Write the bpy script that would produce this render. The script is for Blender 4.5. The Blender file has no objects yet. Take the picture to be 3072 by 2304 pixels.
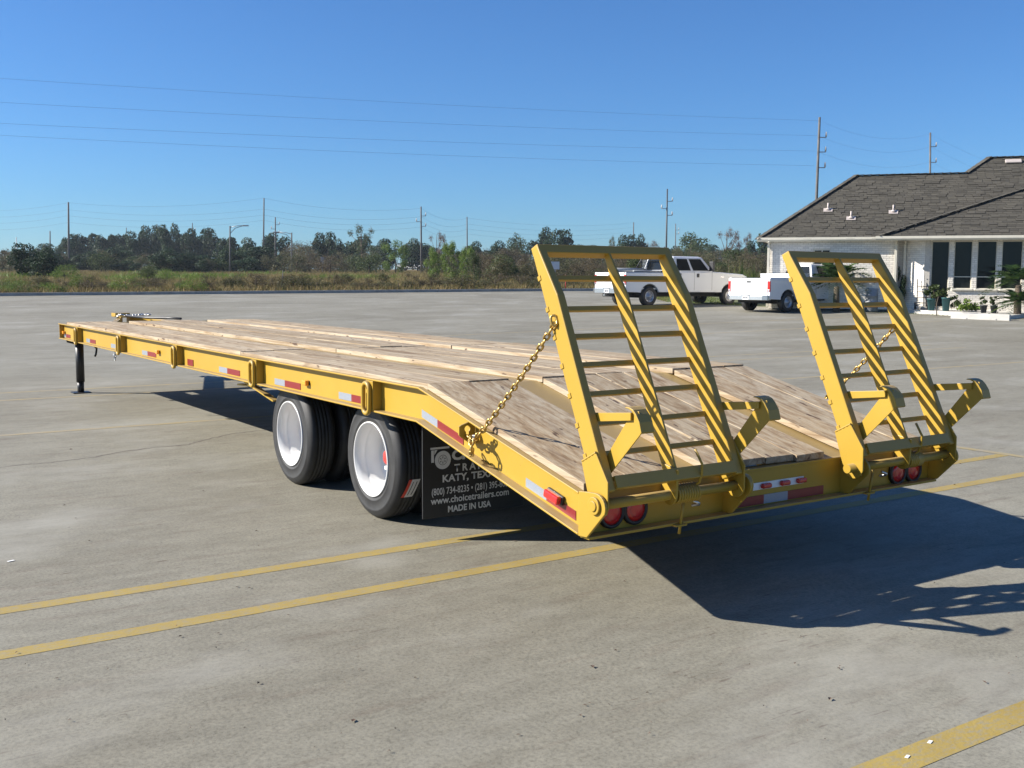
import bpy, bmesh, math, random
import numpy as np
from mathutils import Vector, Matrix

random.seed(7)
rng = np.random.default_rng(7)
SC = bpy.context.scene
COL = SC.collection
PI = math.pi

# ------------------------------------------------------------------ camera, sky, sun, exposure
CAM = Vector((-3.6922, 4.1441, 1.4609))
YAW, PITCH, ROLL = math.radians(-34.0772), math.radians(-5.649), math.radians(0.2537)
FPX = 3177.9                                   # focal length in pixels of a 3072 px wide picture
FW = Vector((math.cos(PITCH) * math.cos(YAW), math.cos(PITCH) * math.sin(YAW), math.sin(PITCH)))
_r = Vector((math.sin(YAW), -math.cos(YAW), 0)); _u = _r.cross(FW)
RT = _r * math.cos(ROLL) + _u * math.sin(ROLL)
UP = -_r * math.sin(ROLL) + _u * math.cos(ROLL)
cam_d = bpy.data.cameras.new('camera'); cam = bpy.data.objects.new('camera', cam_d); COL.objects.link(cam)
cam_d.sensor_width = 36.0; cam_d.lens = 36.0 * FPX / 3072.0
cam_d.clip_start = 0.05; cam_d.clip_end = 6000
cam.matrix_world = Matrix(((RT.x, UP.x, -FW.x, CAM.x), (RT.y, UP.y, -FW.y, CAM.y), (RT.z, UP.z, -FW.z, CAM.z), (0, 0, 0, 1)))
SC.camera = cam

TO_SUN = Vector((0.97, 1.37, 1.0)).normalized()
SUN_EL = math.asin(TO_SUN.z); SUN_ROT = math.atan2(TO_SUN.x, TO_SUN.y)
world = bpy.data.worlds.new('World'); SC.world = world; world.use_nodes = True
wn = world.node_tree.nodes; wl = world.node_tree.links
bg = wn['Background']
sky = wn.new('ShaderNodeTexSky'); sky.sky_type = 'NISHITA'; sky.sun_disc = False
sky.sun_elevation = SUN_EL; sky.sun_rotation = SUN_ROT
sky.air_density = 1.0; sky.dust_density = 0.3; sky.ozone_density = 2.0
tint = wn.new('ShaderNodeMix'); tint.data_type = 'RGBA'; tint.blend_type = 'MULTIPLY'; tint.inputs[0].default_value = 1.0   # clear autumn sky, a little bluer all over
tint.inputs[7].default_value = (0.445, 0.80, 1.28, 1)
wl.new(sky.outputs['Color'], tint.inputs[6]); wl.new(tint.outputs[2], bg.inputs['Color']); bg.inputs['Strength'].default_value = 0.05
sun_d = bpy.data.lights.new('sun', 'SUN'); sun_d.energy = 5.0; sun_d.angle = math.radians(0.5); sun_d.color = (1.0, 0.94, 0.85)
sun = bpy.data.objects.new('sun', sun_d); COL.objects.link(sun)
sun.rotation_euler = (-TO_SUN).to_track_quat('-Z', 'Y').to_euler()
SC.view_settings.view_transform = 'Standard'; SC.view_settings.look = 'None'
SC.view_settings.gamma = 1.0; SC.view_settings.use_curve_mapping = False
SC.view_settings.exposure = 1.15

# ------------------------------------------------------------------ placing helpers
FH = Vector((math.cos(YAW), math.sin(YAW), 0)); RH = Vector((math.sin(YAW), -math.cos(YAW), 0))
def LD(lat, dep, z=0.0):
    p = CAM + RH * lat + FH * dep
    return Vector((p.x, p.y, z))
def latdep(x, y):
    v = Vector((x - CAM.x, y - CAM.y, 0)); return v.dot(RH), v.dot(FH)
GZ0 = -0.045
def gz(dep):                                    # height of the ground: flat by the trailer, rising gently beyond
    if dep < 26.5: return GZ0
    if dep < 60: return GZ0 + 0.025 * (dep - 26.5)
    return GZ0 + 0.8375 + 0.0135 * (min(dep, 320) - 60)
def gzv(dep):
    dep = np.asarray(dep, float)
    return GZ0 + np.where(dep < 26.5, 0, np.where(dep < 60, 0.025 * (dep - 26.5), 0.8375 + 0.0135 * (np.minimum(dep, 320) - 60)))
def ray(px, py): return FW + RT * ((px - 1536) / FPX) - UP * ((py - 1152) / FPX)
def at(px, py, dep): return CAM + ray(px, py) * dep
def at_ground(px, dep):                          # point on the ground in column px at distance dep
    p = at(px, 840, dep); la, de = latdep(p.x, p.y); return Vector((p.x, p.y, gz(de)))
def on_ground(px, py):
    v = ray(px, py); lo, hi = 1.0, 900.0
    f = lambda t: (CAM + v * t).z - gz(latdep((CAM + v * t).x, (CAM + v * t).y)[1])
    for _ in range(60):
        m = (lo + hi) / 2
        if f(m) > 0: lo = m
        else: hi = m
    return CAM + v * lo

# ------------------------------------------------------------------ object helpers
def tag(o, label=None, cat=None, group=None, kind=None):
    if label: o['label'] = label
    if cat: o['category'] = cat
    if group: o['group'] = group
    if kind: o['kind'] = kind
    return o
def empty(name, loc=(0, 0, 0), rz=0.0, label=None, cat=None, group=None):
    o = bpy.data.objects.new(name, None); COL.objects.link(o)
    o.location = loc; o.rotation_euler = (0, 0, rz); o.empty_display_size = 0.2
    return tag(o, label, cat, group)
def link_mesh(name, me, parent=None, loc=None, rot=None, scale=None):
    o = bpy.data.objects.new(name, me); COL.objects.link(o)
    if parent: o.parent = parent
    if loc is not None: o.location = loc
    if rot is not None: o.rotation_euler = rot
    if scale is not None: o.scale = scale
    return o
def add_bevel(o, w, seg=2):
    m = o.modifiers.new('bevel', 'BEVEL'); m.width = w; m.segments = seg; m.limit_method = 'ANGLE'; m.angle_limit = math.radians(40)
    return o
def copy_tree(o, parent=None):
    c = o.copy(); COL.objects.link(c)
    if parent: c.parent = parent
    for ch in list(o.children): copy_tree(ch, c)
    return c

class MB:
    """collects shapes, build() links them as one mesh object"""
    def __init__(s): s.v = []; s.f = []; s.sm = []
    def add(s, vs, fs, smooth=False):
        b = len(s.v); s.v += [tuple(v) for v in vs]
        for f in fs: s.f.append(tuple(i + b for i in f)); s.sm.append(smooth)
        return s
    def box(s, lo, hi):
        x0, y0, z0 = lo; x1, y1, z1 = hi
        return s.add([(x0, y0, z0), (x1, y0, z0), (x1, y1, z0), (x0, y1, z0), (x0, y0, z1), (x1, y0, z1), (x1, y1, z1), (x0, y1, z1)],
                     [(0, 3, 2, 1), (4, 5, 6, 7), (0, 1, 5, 4), (1, 2, 6, 5), (2, 3, 7, 6), (3, 0, 4, 7)])
    def obox(s, c, ax, ay, az):                 # centre and three half-extent vectors
        c, ax, ay, az = Vector(c), Vector(ax), Vector(ay), Vector(az)
        vs = [c + ax * i + ay * j + az * k for k in (-1, 1) for (i, j) in ((-1, -1), (1, -1), (1, 1), (-1, 1))]
        fs = [(0, 3, 2, 1), (4, 5, 6, 7), (0, 1, 5, 4), (1, 2, 6, 5), (2, 3, 7, 6), (3, 0, 4, 7)]
        if ax.cross(ay).dot(az) < 0: fs = [f[::-1] for f in fs]
        return s.add(vs, fs)
    def bar(s, p, q, w, h, side=(0, 1, 0)):      # rectangular bar p->q: w along side, h across
        p, q = Vector(p), Vector(q); d = (q - p); sd = Vector(side); sd = (sd - d * (sd.dot(d) / d.dot(d))).normalized()
        n = d.normalized().cross(sd)
        return s.obox((p + q) / 2, d / 2, sd * w / 2, n * h / 2)
    def prism(s, poly, y0, y1, f=lambda a, b, t: (a, t, b)):   # polygon in (x, z) swept along y
        n = len(poly)
        area = sum(poly[i][0] * poly[(i + 1) % n][1] - poly[(i + 1) % n][0] * poly[i][1] for i in range(n))
        P = poly if area > 0 else poly[::-1]
        if y1 < y0: y0, y1 = y1, y0
        vs = [f(a, b, y0) for a, b in P] + [f(a, b, y1) for a, b in P]
        fs = [tuple(range(n)), tuple(range(2 * n - 1, n - 1, -1))]
        for i in range(n):
            j = (i + 1) % n; fs.append((i, i + n, j + n, j))
        return s.add(vs, fs)
    def tube(s, pts, r, n=8, cap=True, closed=False, smooth=True):
        pts = [Vector(p) for p in pts]; m = len(pts); rs = r if isinstance(r, (list, tuple)) else [r] * m
        vs = []; prev = None
        for i, p in enumerate(pts):
            a = pts[(i - 1) % m] if (closed or i > 0) else p; b = pts[(i + 1) % m] if (closed or i < m - 1) else p
            t = (b - a).normalized()
            if prev is None:
                ref = Vector((0, 0, 1)) if abs(t.z) < 0.9 else Vector((1, 0, 0)); u = t.cross(ref).normalized()
            else: u = (prev - t * prev.dot(t)).normalized()
            prev = u; w = t.cross(u)
            for k in range(n):
                a_ = 2 * PI * k / n; vs.append(p + (u * math.cos(a_) + w * math.sin(a_)) * rs[i])
        fs = []
        for i in range(m if closed else m - 1):
            j = (i + 1) % m
            for k in range(n):
                l = (k + 1) % n; fs.append((i * n + k, i * n + l, j * n + l, j * n + k))
        s.add(vs, fs, smooth)
        if cap and not closed:
            b = len(s.v) - len(vs)
            s.f.append(tuple(b + k for k in range(n - 1, -1, -1))); s.sm.append(False)
            s.f.append(tuple(b + (m - 1) * n + k for k in range(n))); s.sm.append(False)
        return s
    def cyl(s, p, q, r, n=16): return s.tube([p, q], r, n)
    def lathe(s, prof, o, axis='y', n=48, smooth=True):   # prof: (radius, offset along axis)
        o = Vector(o); vs = []; m = len(prof)
        for r, t in prof:
            for k in range(n):
                a = 2 * PI * k / n; c, d = r * math.cos(a), r * math.sin(a)
                vs.append(o + Vector({'y': (c, t, d), 'x': (t, c, d), 'z': (c, d, t)}[axis]))
        fs = []
        for i in range(m - 1):
            for k in range(n):
                l = (k + 1) % n; q = (i * n + k, (i + 1) * n + k, (i + 1) * n + l, i * n + l)
                fs.append(q if axis != 'y' else q)
        return s.add(vs, fs, smooth)
    def quad(s, a, b, c, d): return s.add([a, b, c, d], [(0, 1, 2, 3)])
    def mesh(s, name, mat=None):
        me = bpy.data.meshes.new(name); me.from_pydata(s.v, [], s.f); me.polygons.foreach_set('use_smooth', s.sm)
        if mat: me.materials.append(mat)
        me.update(); return me
    def build(s, name, mat, parent=None, bevel=0, fix=False, **kw):
        me = s.mesh(name, mat)
        if fix:
            bm = bmesh.new(); bm.from_mesh(me); bmesh.ops.recalc_face_normals(bm, faces=bm.faces); bm.to_mesh(me); bm.free()
        o = link_mesh(name, me, parent, **kw)
        if bevel: add_bevel(o, bevel)
        return o

# ------------------------------------------------------------------ materials
def new_mat(name):
    m = bpy.data.materials.new(name); m.use_nodes = True
    nt = m.node_tree; return m, nt, nt.nodes['Principled BSDF']
def N(nt, t, **kw):
    n = nt.nodes.new(t)
    for k, v in kw.items():
        if k in n.inputs.keys(): n.inputs[k].default_value = v
        else: setattr(n, k, v)
    return n
def ramp(nt, src, stops):
    r = nt.nodes.new('ShaderNodeValToRGB'); cr = r.color_ramp
    while len(cr.elements) < len(stops): cr.elements.new(0.5)
    for e, (p, c) in zip(cr.elements, stops): e.position = p; e.color = (*c, 1) if len(c) == 3 else c
    nt.links.new(src, r.inputs['Fac']); return r.outputs['Color']
def mix(nt, fac, a, b, mode='MIX'):
    m = nt.nodes.new('ShaderNodeMix'); m.data_type = 'RGBA'; m.blend_type = mode
    for s, v in ((m.inputs[0], fac), (m.inputs[6], a), (m.inputs[7], b)):
        if hasattr(v, 'is_linked'): nt.links.new(v, s)
        elif isinstance(v, (int, float)): s.default_value = v
        else: s.default_value = (*v, 1)
    return m.outputs[2]
def coords(nt, scale=(1, 1, 1), offset_random=False, kind='Object'):
    tc = nt.nodes.new('ShaderNodeTexCoord'); mp = nt.nodes.new('ShaderNodeMapping'); mp.inputs['Scale'].default_value = scale
    nt.links.new(tc.outputs[kind], mp.inputs['Vector'])
    if offset_random:
        oi = nt.nodes.new('ShaderNodeObjectInfo'); ml = nt.nodes.new('ShaderNodeMath'); ml.operation = 'MULTIPLY'; ml.inputs[1].default_value = 57.0
        nt.links.new(oi.outputs['Random'], ml.inputs[0]); nt.links.new(ml.outputs[0], mp.inputs['Location'])
    return mp.outputs['Vector']
def noise(nt, vec, scale, detail=4, rough=0.55, dist=0.0):
    n = N(nt, 'ShaderNodeTexNoise', Scale=scale, Detail=detail, Roughness=rough, Distortion=dist)
    nt.links.new(vec, n.inputs['Vector']); return n.outputs['Fac']
def bump(nt, b, h, strength, dist):
    n = N(nt, 'ShaderNodeBump', Strength=strength, Distance=dist); nt.links.new(h, n.inputs['Height']); nt.links.new(n.outputs['Normal'], b.inputs['Normal'])

def paint(name, col, rough=0.4, var=0.12, scale=6, bmp=0.05, metallic=0.0, spec=0.5, coat=0.0):
    m, nt, b = new_mat(name); v = coords(nt)
    f = noise(nt, v, scale, 5)
    c = ramp(nt, f, [(0.3, tuple(x * (1 - var) for x in col)), (0.7, tuple(min(1, x * (1 + var)) for x in col))])
    nt.links.new(c, b.inputs['Base Color']); b.inputs['Roughness'].default_value = rough; b.inputs['Metallic'].default_value = metallic
    b.inputs['Specular IOR Level'].default_value = spec; b.inputs['Coat Weight'].default_value = coat; b.inputs['Coat Roughness'].default_value = 0.15
    if bmp: bump(nt, b, noise(nt, v, 90, 3), bmp, 0.002)
    return m

def mat_trailer_paint():
    m, nt, b = new_mat('yellow_enamel'); v = coords(nt)
    c = ramp(nt, noise(nt, v, 2.2, 6), [(0.3, (0.365, 0.230, 0.027)), (0.7, (0.405, 0.258, 0.034))])
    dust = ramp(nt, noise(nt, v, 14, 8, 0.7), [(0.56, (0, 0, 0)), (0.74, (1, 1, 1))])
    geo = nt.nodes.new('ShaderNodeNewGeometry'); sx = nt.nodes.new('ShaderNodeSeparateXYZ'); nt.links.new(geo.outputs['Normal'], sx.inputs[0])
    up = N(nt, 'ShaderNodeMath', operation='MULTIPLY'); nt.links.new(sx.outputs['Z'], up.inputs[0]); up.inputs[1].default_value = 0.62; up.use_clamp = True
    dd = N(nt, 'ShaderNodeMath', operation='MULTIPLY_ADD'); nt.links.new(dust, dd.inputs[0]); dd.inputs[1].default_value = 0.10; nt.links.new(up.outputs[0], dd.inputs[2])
    c2 = mix(nt, dd.outputs[0], c, (0.235, 0.185, 0.12))    # tan on upward faces: road dust plus sky reflection painted into the colour
    sc = ramp(nt, noise(nt, coords(nt, (1, 1, 1)), 26, 7, 0.75, 0.5), [(0.66, (0, 0, 0)), (0.72, (0.7, 0.7, 0.7))]); c2 = mix(nt, sc, c2, (0.17, 0.10, 0.035))    # scuffs
    nt.links.new(c2, b.inputs['Base Color']); b.inputs['Roughness'].default_value = 0.42; b.inputs['Specular IOR Level'].default_value = 0.3
    bump(nt, b, noise(nt, v, 60, 3), 0.06, 0.002)
    return m
def mat_wood():
    m, nt, b = new_mat('rough_sawn_plank'); v = coords(nt, (1, 1, 1), True)
    vg = coords(nt, (0.9, 16, 16), True); vs = coords(nt, (1.4, 9, 9), True); vf = coords(nt, (6, 110, 110), True)
    g = noise(nt, vg, 1.6, 6, 0.6, 0.6)
    c = ramp(nt, g, [(0.28, (0.215, 0.145, 0.085)), (0.43, (0.335, 0.255, 0.165)), (0.57, (0.435, 0.365, 0.265)), (0.85, (0.49, 0.43, 0.33))])
    st = ramp(nt, noise(nt, vs, 1.1, 5, 0.6, 0.8), [(0.56, (0, 0, 0)), (0.72, (0.85, 0.85, 0.85))])
    c = mix(nt, st, c, (0.16, 0.10, 0.06))
    kn = coords(nt, (3.0, 11, 11), True); k = ramp(nt, noise(nt, kn, 2.0, 2, 0.5), [(0.66, (0, 0, 0)), (0.70, (0.9, 0.9, 0.9))])
    c = mix(nt, k, c, (0.09, 0.055, 0.04))
    fi = noise(nt, vf, 1.0, 3); c = mix(nt, 0.5, c, ramp(nt, fi, [(0.3, (0.55, 0.55, 0.55)), (0.7, (1, 1, 1))]), 'MULTIPLY')
    oi = nt.nodes.new('ShaderNodeObjectInfo')
    c = mix(nt, 1.0, c, ramp(nt, oi.outputs['Random'], [(0, (0.86, 0.83, 0.78)), (0.5, (1, 1, 1)), (1, (1.0, 0.95, 0.88))]), 'MULTIPLY')
    nt.links.new(c, b.inputs['Base Color']); b.inputs['Roughness'].default_value = 0.8; b.inputs['Specular IOR Level'].default_value = 0.25
    bump(nt, b, fi, 0.35, 0.004); return m
def mat_concrete():
    m, nt, b = new_mat('worn_concrete'); v = coords(nt)
    c = ramp(nt, noise(nt, v, 0.22, 6, 0.6), [(0.3, (0.182, 0.171, 0.133)), (0.5, (0.220, 0.210, 0.168)), (0.72, (0.252, 0.243, 0.200))])
    vs = coords(nt, (1.0, 0.16, 1)); s1 = ramp(nt, noise(nt, vs, 1.1, 7, 0.65, 0.4), [(0.33, (0.70, 0.665, 0.62)), (0.62, (1.02, 1.02, 1.02))])
    c = mix(nt, 0.5, c, s1, 'MULTIPLY')
    vb = coords(nt, (5.5, 0.8, 1)); d1 = ramp(nt, noise(nt, vb, 1.7, 5, 0.62), [(0.55, (0, 0, 0)), (0.70, (0.42, 0.42, 0.42))])
    c = mix(nt, d1, c, (0.135, 0.108, 0.082))
    vd = coords(nt, (26, 3.2, 1)); d2 = ramp(nt, noise(nt, vd, 1.5, 3, 0.6), [(0.635, (0, 0, 0)), (0.69, (0.75, 0.75, 0.75))])
    gate = ramp(nt, noise(nt, coords(nt, (1.2, 0.5, 1)), 1.0, 3), [(0.48, (0, 0, 0)), (0.6, (1, 1, 1))])
    d2 = mix(nt, 1.0, d2, gate, 'MULTIPLY')
    c = mix(nt, d2, c, (0.085, 0.06, 0.045))
    sp = noise(nt, v, 62, 7, 0.82); c = mix(nt, 0.72, c, ramp(nt, sp, [(0.36, (0.50, 0.49, 0.47)), (0.5, (0.97, 0.97, 0.97)), (0.64, (1.22, 1.21, 1.18))]), 'MULTIPLY')
    vp = coords(nt, (1, 0.7, 1)); pt = ramp(nt, noise(nt, vp, 0.7, 5, 0.6), [(0.52, (0, 0, 0)), (0.7, (0.8, 0.8, 0.8))]); c = mix(nt, pt, c, (0.27, 0.262, 0.225))
    s3 = noise(nt, coords(nt, (1, 0.45, 1)), 9, 5, 0.7); c = mix(nt, 0.6, c, ramp(nt, s3, [(0.35, (0.78, 0.77, 0.76)), (0.6, (1.06, 1.06, 1.06))]), 'MULTIPLY')
    nt.links.new(c, b.inputs['Base Color']); b.inputs['Roughness'].default_value = 0.75; b.inputs['Specular IOR Level'].default_value = 0.3
    bump(nt, b, sp, 0.35, 0.005); return m
def mat_stripe():
    m, nt, b = new_mat('worn_yellow_line_paint'); v = coords(nt)
    c = ramp(nt, noise(nt, v, 2.5, 6, 0.6), [(0.3, (0.26, 0.185, 0.042)), (0.7, (0.32, 0.235, 0.058))])
    w = ramp(nt, noise(nt, coords(nt, (2.5, 1, 1)), 22, 6, 0.75), [(0.46, (0, 0, 0)), (0.66, (0.85, 0.85, 0.85))])
    c = mix(nt, w, c, (0.225, 0.205, 0.15)); nt.links.new(c, b.inputs['Base Color']); b.inputs['Roughness'].default_value = 0.75
    bump(nt, b, noise(nt, v, 75, 4, 0.7), 0.4, 0.005); return m
def mat_faded_stripe():
    m, nt, b = new_mat('faded_yellow_line_paint'); v = coords(nt)
    c = ramp(nt, noise(nt, coords(nt, (4, 1, 1)), 5, 6, 0.7), [(0.35, (0.28, 0.22, 0.09)), (0.65, (0.235, 0.215, 0.175))])
    nt.links.new(c, b.inputs['Base Color']); b.inputs['Roughness'].default_value = 0.8; return m
def mat_rubber():
    m, nt, b = new_mat('black_rubber'); v = coords(nt)
    c = ramp(nt, noise(nt, v, 7, 6, 0.7), [(0.35, (0.010, 0.010, 0.011)), (0.7, (0.026, 0.026, 0.025))])
    nt.links.new(c, b.inputs['Base Color']); b.inputs['Roughness'].default_value = 0.62
    bump(nt, b, noise(nt, v, 55, 4), 0.15, 0.003); return m
def mat_leaf(name, cols, rough=0.6):
    m, nt, b = new_mat(name)
    g = nt.nodes.new('ShaderNodeNewGeometry'); oi = nt.nodes.new('ShaderNodeObjectInfo')
    c = ramp(nt, g.outputs['Random Per Island'], [(i / max(1, len(cols) - 1), c) for i, c in enumerate(cols)])
    c = mix(nt, 0.7, c, ramp(nt, oi.outputs['Random'], [(0, (0.75, 0.78, 0.72)), (1, (1.15, 1.1, 1.05))]), 'MULTIPLY')
    nt.links.new(c, b.inputs['Base Color']); b.inputs['Roughness'].default_value = rough; b.inputs['Specular IOR Level'].default_value = 0.25
    tr = nt.nodes.new('ShaderNodeBsdfTranslucent'); nt.links.new(c, tr.inputs['Color']); ms = nt.nodes.new('ShaderNodeMixShader'); ms.inputs[0].default_value = 0.3
    nt.links.new(b.outputs[0], ms.inputs[1]); nt.links.new(tr.outputs[0], ms.inputs[2]); nt.links.new(ms.outputs[0], nt.nodes['Material Output'].inputs['Surface'])
    return m
def mat_piece(name, col, var, rough, bmp_scale=30, bmp=0.4):   # bricks, shingles: each piece a little different
    m, nt, b = new_mat(name); v = coords(nt)
    g = nt.nodes.new('ShaderNodeNewGeometry'); oi = nt.nodes.new('ShaderNodeObjectInfo')
    ad = N(nt, 'ShaderNodeMath', operation='ADD'); nt.links.new(g.outputs['Random Per Island'], ad.inputs[0]); nt.links.new(oi.outputs['Random'], ad.inputs[1])
    fr = N(nt, 'ShaderNodeMath', operation='FRACT'); nt.links.new(ad.outputs[0], fr.inputs[0])
    c = ramp(nt, fr.outputs[0], [(0, tuple(x * (1 - var) for x in col)), (1, tuple(x * (1 + var) for x in col))])
    n = noise(nt, v, bmp_scale, 4, 0.7); c = mix(nt, 0.5, c, ramp(nt, n, [(0.3, (0.75, 0.74, 0.72)), (0.7, (1.1, 1.1, 1.1))]), 'MULTIPLY')
    nt.links.new(c, b.inputs['Base Color']); b.inputs['Roughness'].default_value = rough
    bump(nt, b, n, bmp, 0.01); return m
def mat_soil():
    m, nt, b = new_mat('dry_field_soil'); v = coords(nt)
    c = ramp(nt, noise(nt, v, 0.12, 6, 0.65), [(0.35, (0.115, 0.10, 0.035)), (0.5, (0.17, 0.125, 0.06)), (0.65, (0.21, 0.15, 0.08))])
    c = mix(nt, 0.6, c, ramp(nt, noise(nt, v, 3.0, 6, 0.7), [(0.3, (0.5, 0.5, 0.5)), (0.7, (1.2, 1.2, 1.2))]), 'MULTIPLY')
    nt.links.new(c, b.inputs['Base Color']); b.inputs['Roughness'].default_value = 0.95; b.inputs['Specular IOR Level'].default_value = 0.1; return m
def mat_glass():
    m, nt, b = new_mat('dark_window_glass'); b.inputs['Base Color'].default_value = (0.012, 0.014, 0.015, 1); b.inputs['Roughness'].default_value = 0.06
    b.inputs['Specular IOR Level'].default_value = 0.28
    v = coords(nt); bump(nt, b, noise(nt, v, 2.5, 2), 0.03, 0.02); return m
def mat_reflector(name, col):
    m, nt, b = new_mat(name); v = coords(nt)
    vo = N(nt, 'ShaderNodeTexVoronoi', Scale=190.0); nt.links.new(v, vo.inputs['Vector'])
    c = mix(nt, 0.35, col, ramp(nt, vo.outputs['Distance'], [(0.1, (1, 1, 1)), (0.7, (0.5, 0.5, 0.5))]), 'MULTIPLY')
    nt.links.new(c, b.inputs['Base Color']); b.inputs['Roughness'].default_value = 0.3; return m
def mat_lamp(name, col):
    m, nt, b = new_mat(name); v = coords(nt)
    w = N(nt, 'ShaderNodeTexWave', Scale=90.0); nt.links.new(v, w.inputs['Vector'])
    c = mix(nt, 0.3, col, w.outputs['Color'], 'MULTIPLY'); nt.links.new(c, b.inputs['Base Color'])
    b.inputs['Roughness'].default_value = 0.15; b.inputs['Coat Weight'].default_value = 0.6; return m

M = dict(
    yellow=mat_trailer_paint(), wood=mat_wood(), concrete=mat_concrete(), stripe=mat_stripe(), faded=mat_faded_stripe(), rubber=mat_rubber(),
    soil=mat_soil(), glass=mat_glass(),
    kerb=paint('old_kerb_concrete', (0.30, 0.29, 0.27), 0.85, 0.2, 3),
    walk=paint('pale_concrete', (0.50, 0.48, 0.44), 0.85, 0.12, 2),
    white_rim=paint('white_wheel_enamel', (0.60, 0.60, 0.59), 0.3, 0.03, 9, 0.02),
    black=paint('black_steel', (0.012, 0.012, 0.014), 0.45, 0.2),
    flap=paint('black_mud_flap_rubber', (0.014, 0.014, 0.015), 0.55, 0.2, 12),
    print_white=paint('white_print', (0.62, 0.62, 0.60), 0.6, 0.06, 30),
    tape_white=mat_reflector('white_reflective_tape', (0.27, 0.30, 0.345)), tape_red=mat_reflector('red_reflective_tape', (0.215, 0.016, 0.017)),
    lamp_red=mat_lamp('red_lamp_lens', (0.55, 0.02, 0.018)), lamp_amber=mat_lamp('amber_lamp_lens', (0.95, 0.36, 0.02)),
    brass=paint('gold_zinc_chain', (0.50, 0.33, 0.10), 0.32, 0.25, 40, 0, 0.75),
    steel=paint('bright_zinc_steel', (0.55, 0.55, 0.54), 0.3, 0.15, 40, 0, 0.9),
    drum=paint('grey_axle_paint', (0.10, 0.10, 0.10), 0.6, 0.3),
    hub_red=paint('red_hub_cap', (0.55, 0.05, 0.04), 0.35, 0.1),
    car_white=paint('white_car_paint', (0.66, 0.67, 0.68), 0.25, 0.015, 2, 0, 0, 0.5, 0.6),
    chrome=paint('dull_chrome', (0.55, 0.56, 0.58), 0.22, 0.08, 20, 0, 0.9),
    dark_plastic=paint('dark_plastic', (0.025, 0.025, 0.027), 0.5, 0.2),
    under=paint('dark_underbody', (0.012, 0.012, 0.012), 0.8, 0.3),
    alloy=paint('grey_alloy_wheel', (0.42, 0.42, 0.43), 0.35, 0.1, 20, 0, 0.6),
    plate=paint('licence_plate_white', (0.65, 0.68, 0.72), 0.5, 0.05),
    pole=paint('weathered_pole_wood', (0.105, 0.10, 0.095), 0.9, 0.25, 1.5), wire=paint('cable_grey', (0.05, 0.055, 0.06), 0.6, 0.1),
    insul=paint('pale_insulator', (0.45, 0.44, 0.42), 0.5, 0.1), galv=paint('galvanised_grey', (0.32, 0.33, 0.34), 0.5, 0.1, 10, 0, 0.4),
    bark=paint('grey_brown_bark', (0.11, 0.085, 0.06), 0.95, 0.35, 4),
    brick=mat_piece('white_painted_brick', (0.80, 0.75, 0.66), 0.10, 0.8), mortar=paint('white_mortar', (0.52, 0.48, 0.41), 0.9, 0.12, 20),
    shingle=mat_piece('grey_asphalt_shingle', (0.054, 0.049, 0.038), 0.27, 0.9, 4), felt=paint('roof_felt', (0.03, 0.028, 0.026), 0.95, 0.2),
    trim=paint('cream_trim', (0.64, 0.60, 0.49), 0.5, 0.05), soffit=paint('soffit_cream', (0.50, 0.47, 0.41), 0.7, 0.06),
    vent=paint('pale_vent_metal', (0.42, 0.37, 0.34), 0.5, 0.1),
    pot_teal=paint('dark_teal_pot', (0.03, 0.11, 0.12), 0.5, 0.2), pot_black=paint('black_pot', (0.02, 0.025, 0.03), 0.5, 0.2), pot_clay=paint('clay_pot', (0.38, 0.14, 0.07), 0.8, 0.15),
    red_post=paint('red_post_paint', (0.35, 0.03, 0.025), 0.6, 0.1), sign_white=paint('sign_white', (0.75, 0.75, 0.73), 0.5, 0.04), sign_grey=paint('sign_back_grey', (0.42, 0.44, 0.46), 0.5, 0.05),
    crack=paint('dark_joint', (0.10, 0.085, 0.07), 0.95, 0.2), litter=paint('brown_dead_leaf', (0.075, 0.045, 0.03), 0.9, 0.4, 30),
    chalk=paint('white_paint_chip', (0.72, 0.72, 0.70), 0.8, 0.05), sticker_red=paint('red_label', (0.62, 0.06, 0.035), 0.5, 0.05), sticker_white=paint('white_label', (0.62, 0.60, 0.57), 0.5, 0.08),
)
LEAF = dict(
    dark=mat_leaf('dark_evergreen_leaves', [(0.011, 0.029, 0.013), (0.022, 0.047, 0.020), (0.036, 0.070, 0.026)]),
    olive=mat_leaf('olive_green_leaves', [(0.028, 0.048, 0.014), (0.05, 0.075, 0.022), (0.075, 0.10, 0.03)]),
    lime=mat_leaf('yellow_green_leaves', [(0.07, 0.13, 0.018), (0.11, 0.18, 0.025), (0.17, 0.23, 0.04)]),
    brown=mat_leaf('brown_dry_leaves', [(0.05, 0.042, 0.022), (0.085, 0.070, 0.036), (0.135, 0.11, 0.058)]),
    russet=mat_leaf('russet_bare_twigs', [(0.085, 0.045, 0.032), (0.14, 0.085, 0.065), (0.19, 0.13, 0.10)]),
    scrub=mat_leaf('mixed_scrub_leaves', [(0.036, 0.05, 0.018), (0.08, 0.08, 0.034), (0.125, 0.108, 0.055), (0.055, 0.082, 0.022)]),
    straw=mat_leaf('dry_grass_blades', [(0.15, 0.13, 0.045), (0.22, 0.165, 0.075), (0.27, 0.20, 0.10), (0.12, 0.14, 0.035)], 0.8),
    lawn=mat_leaf('green_lawn_blades', [(0.06, 0.11, 0.02), (0.10, 0.15, 0.03), (0.16, 0.18, 0.05)], 0.8),
    palm=mat_leaf('palm_fronds', [(0.02, 0.05, 0.018), (0.04, 0.08, 0.025), (0.08, 0.12, 0.03)]),
)

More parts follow.
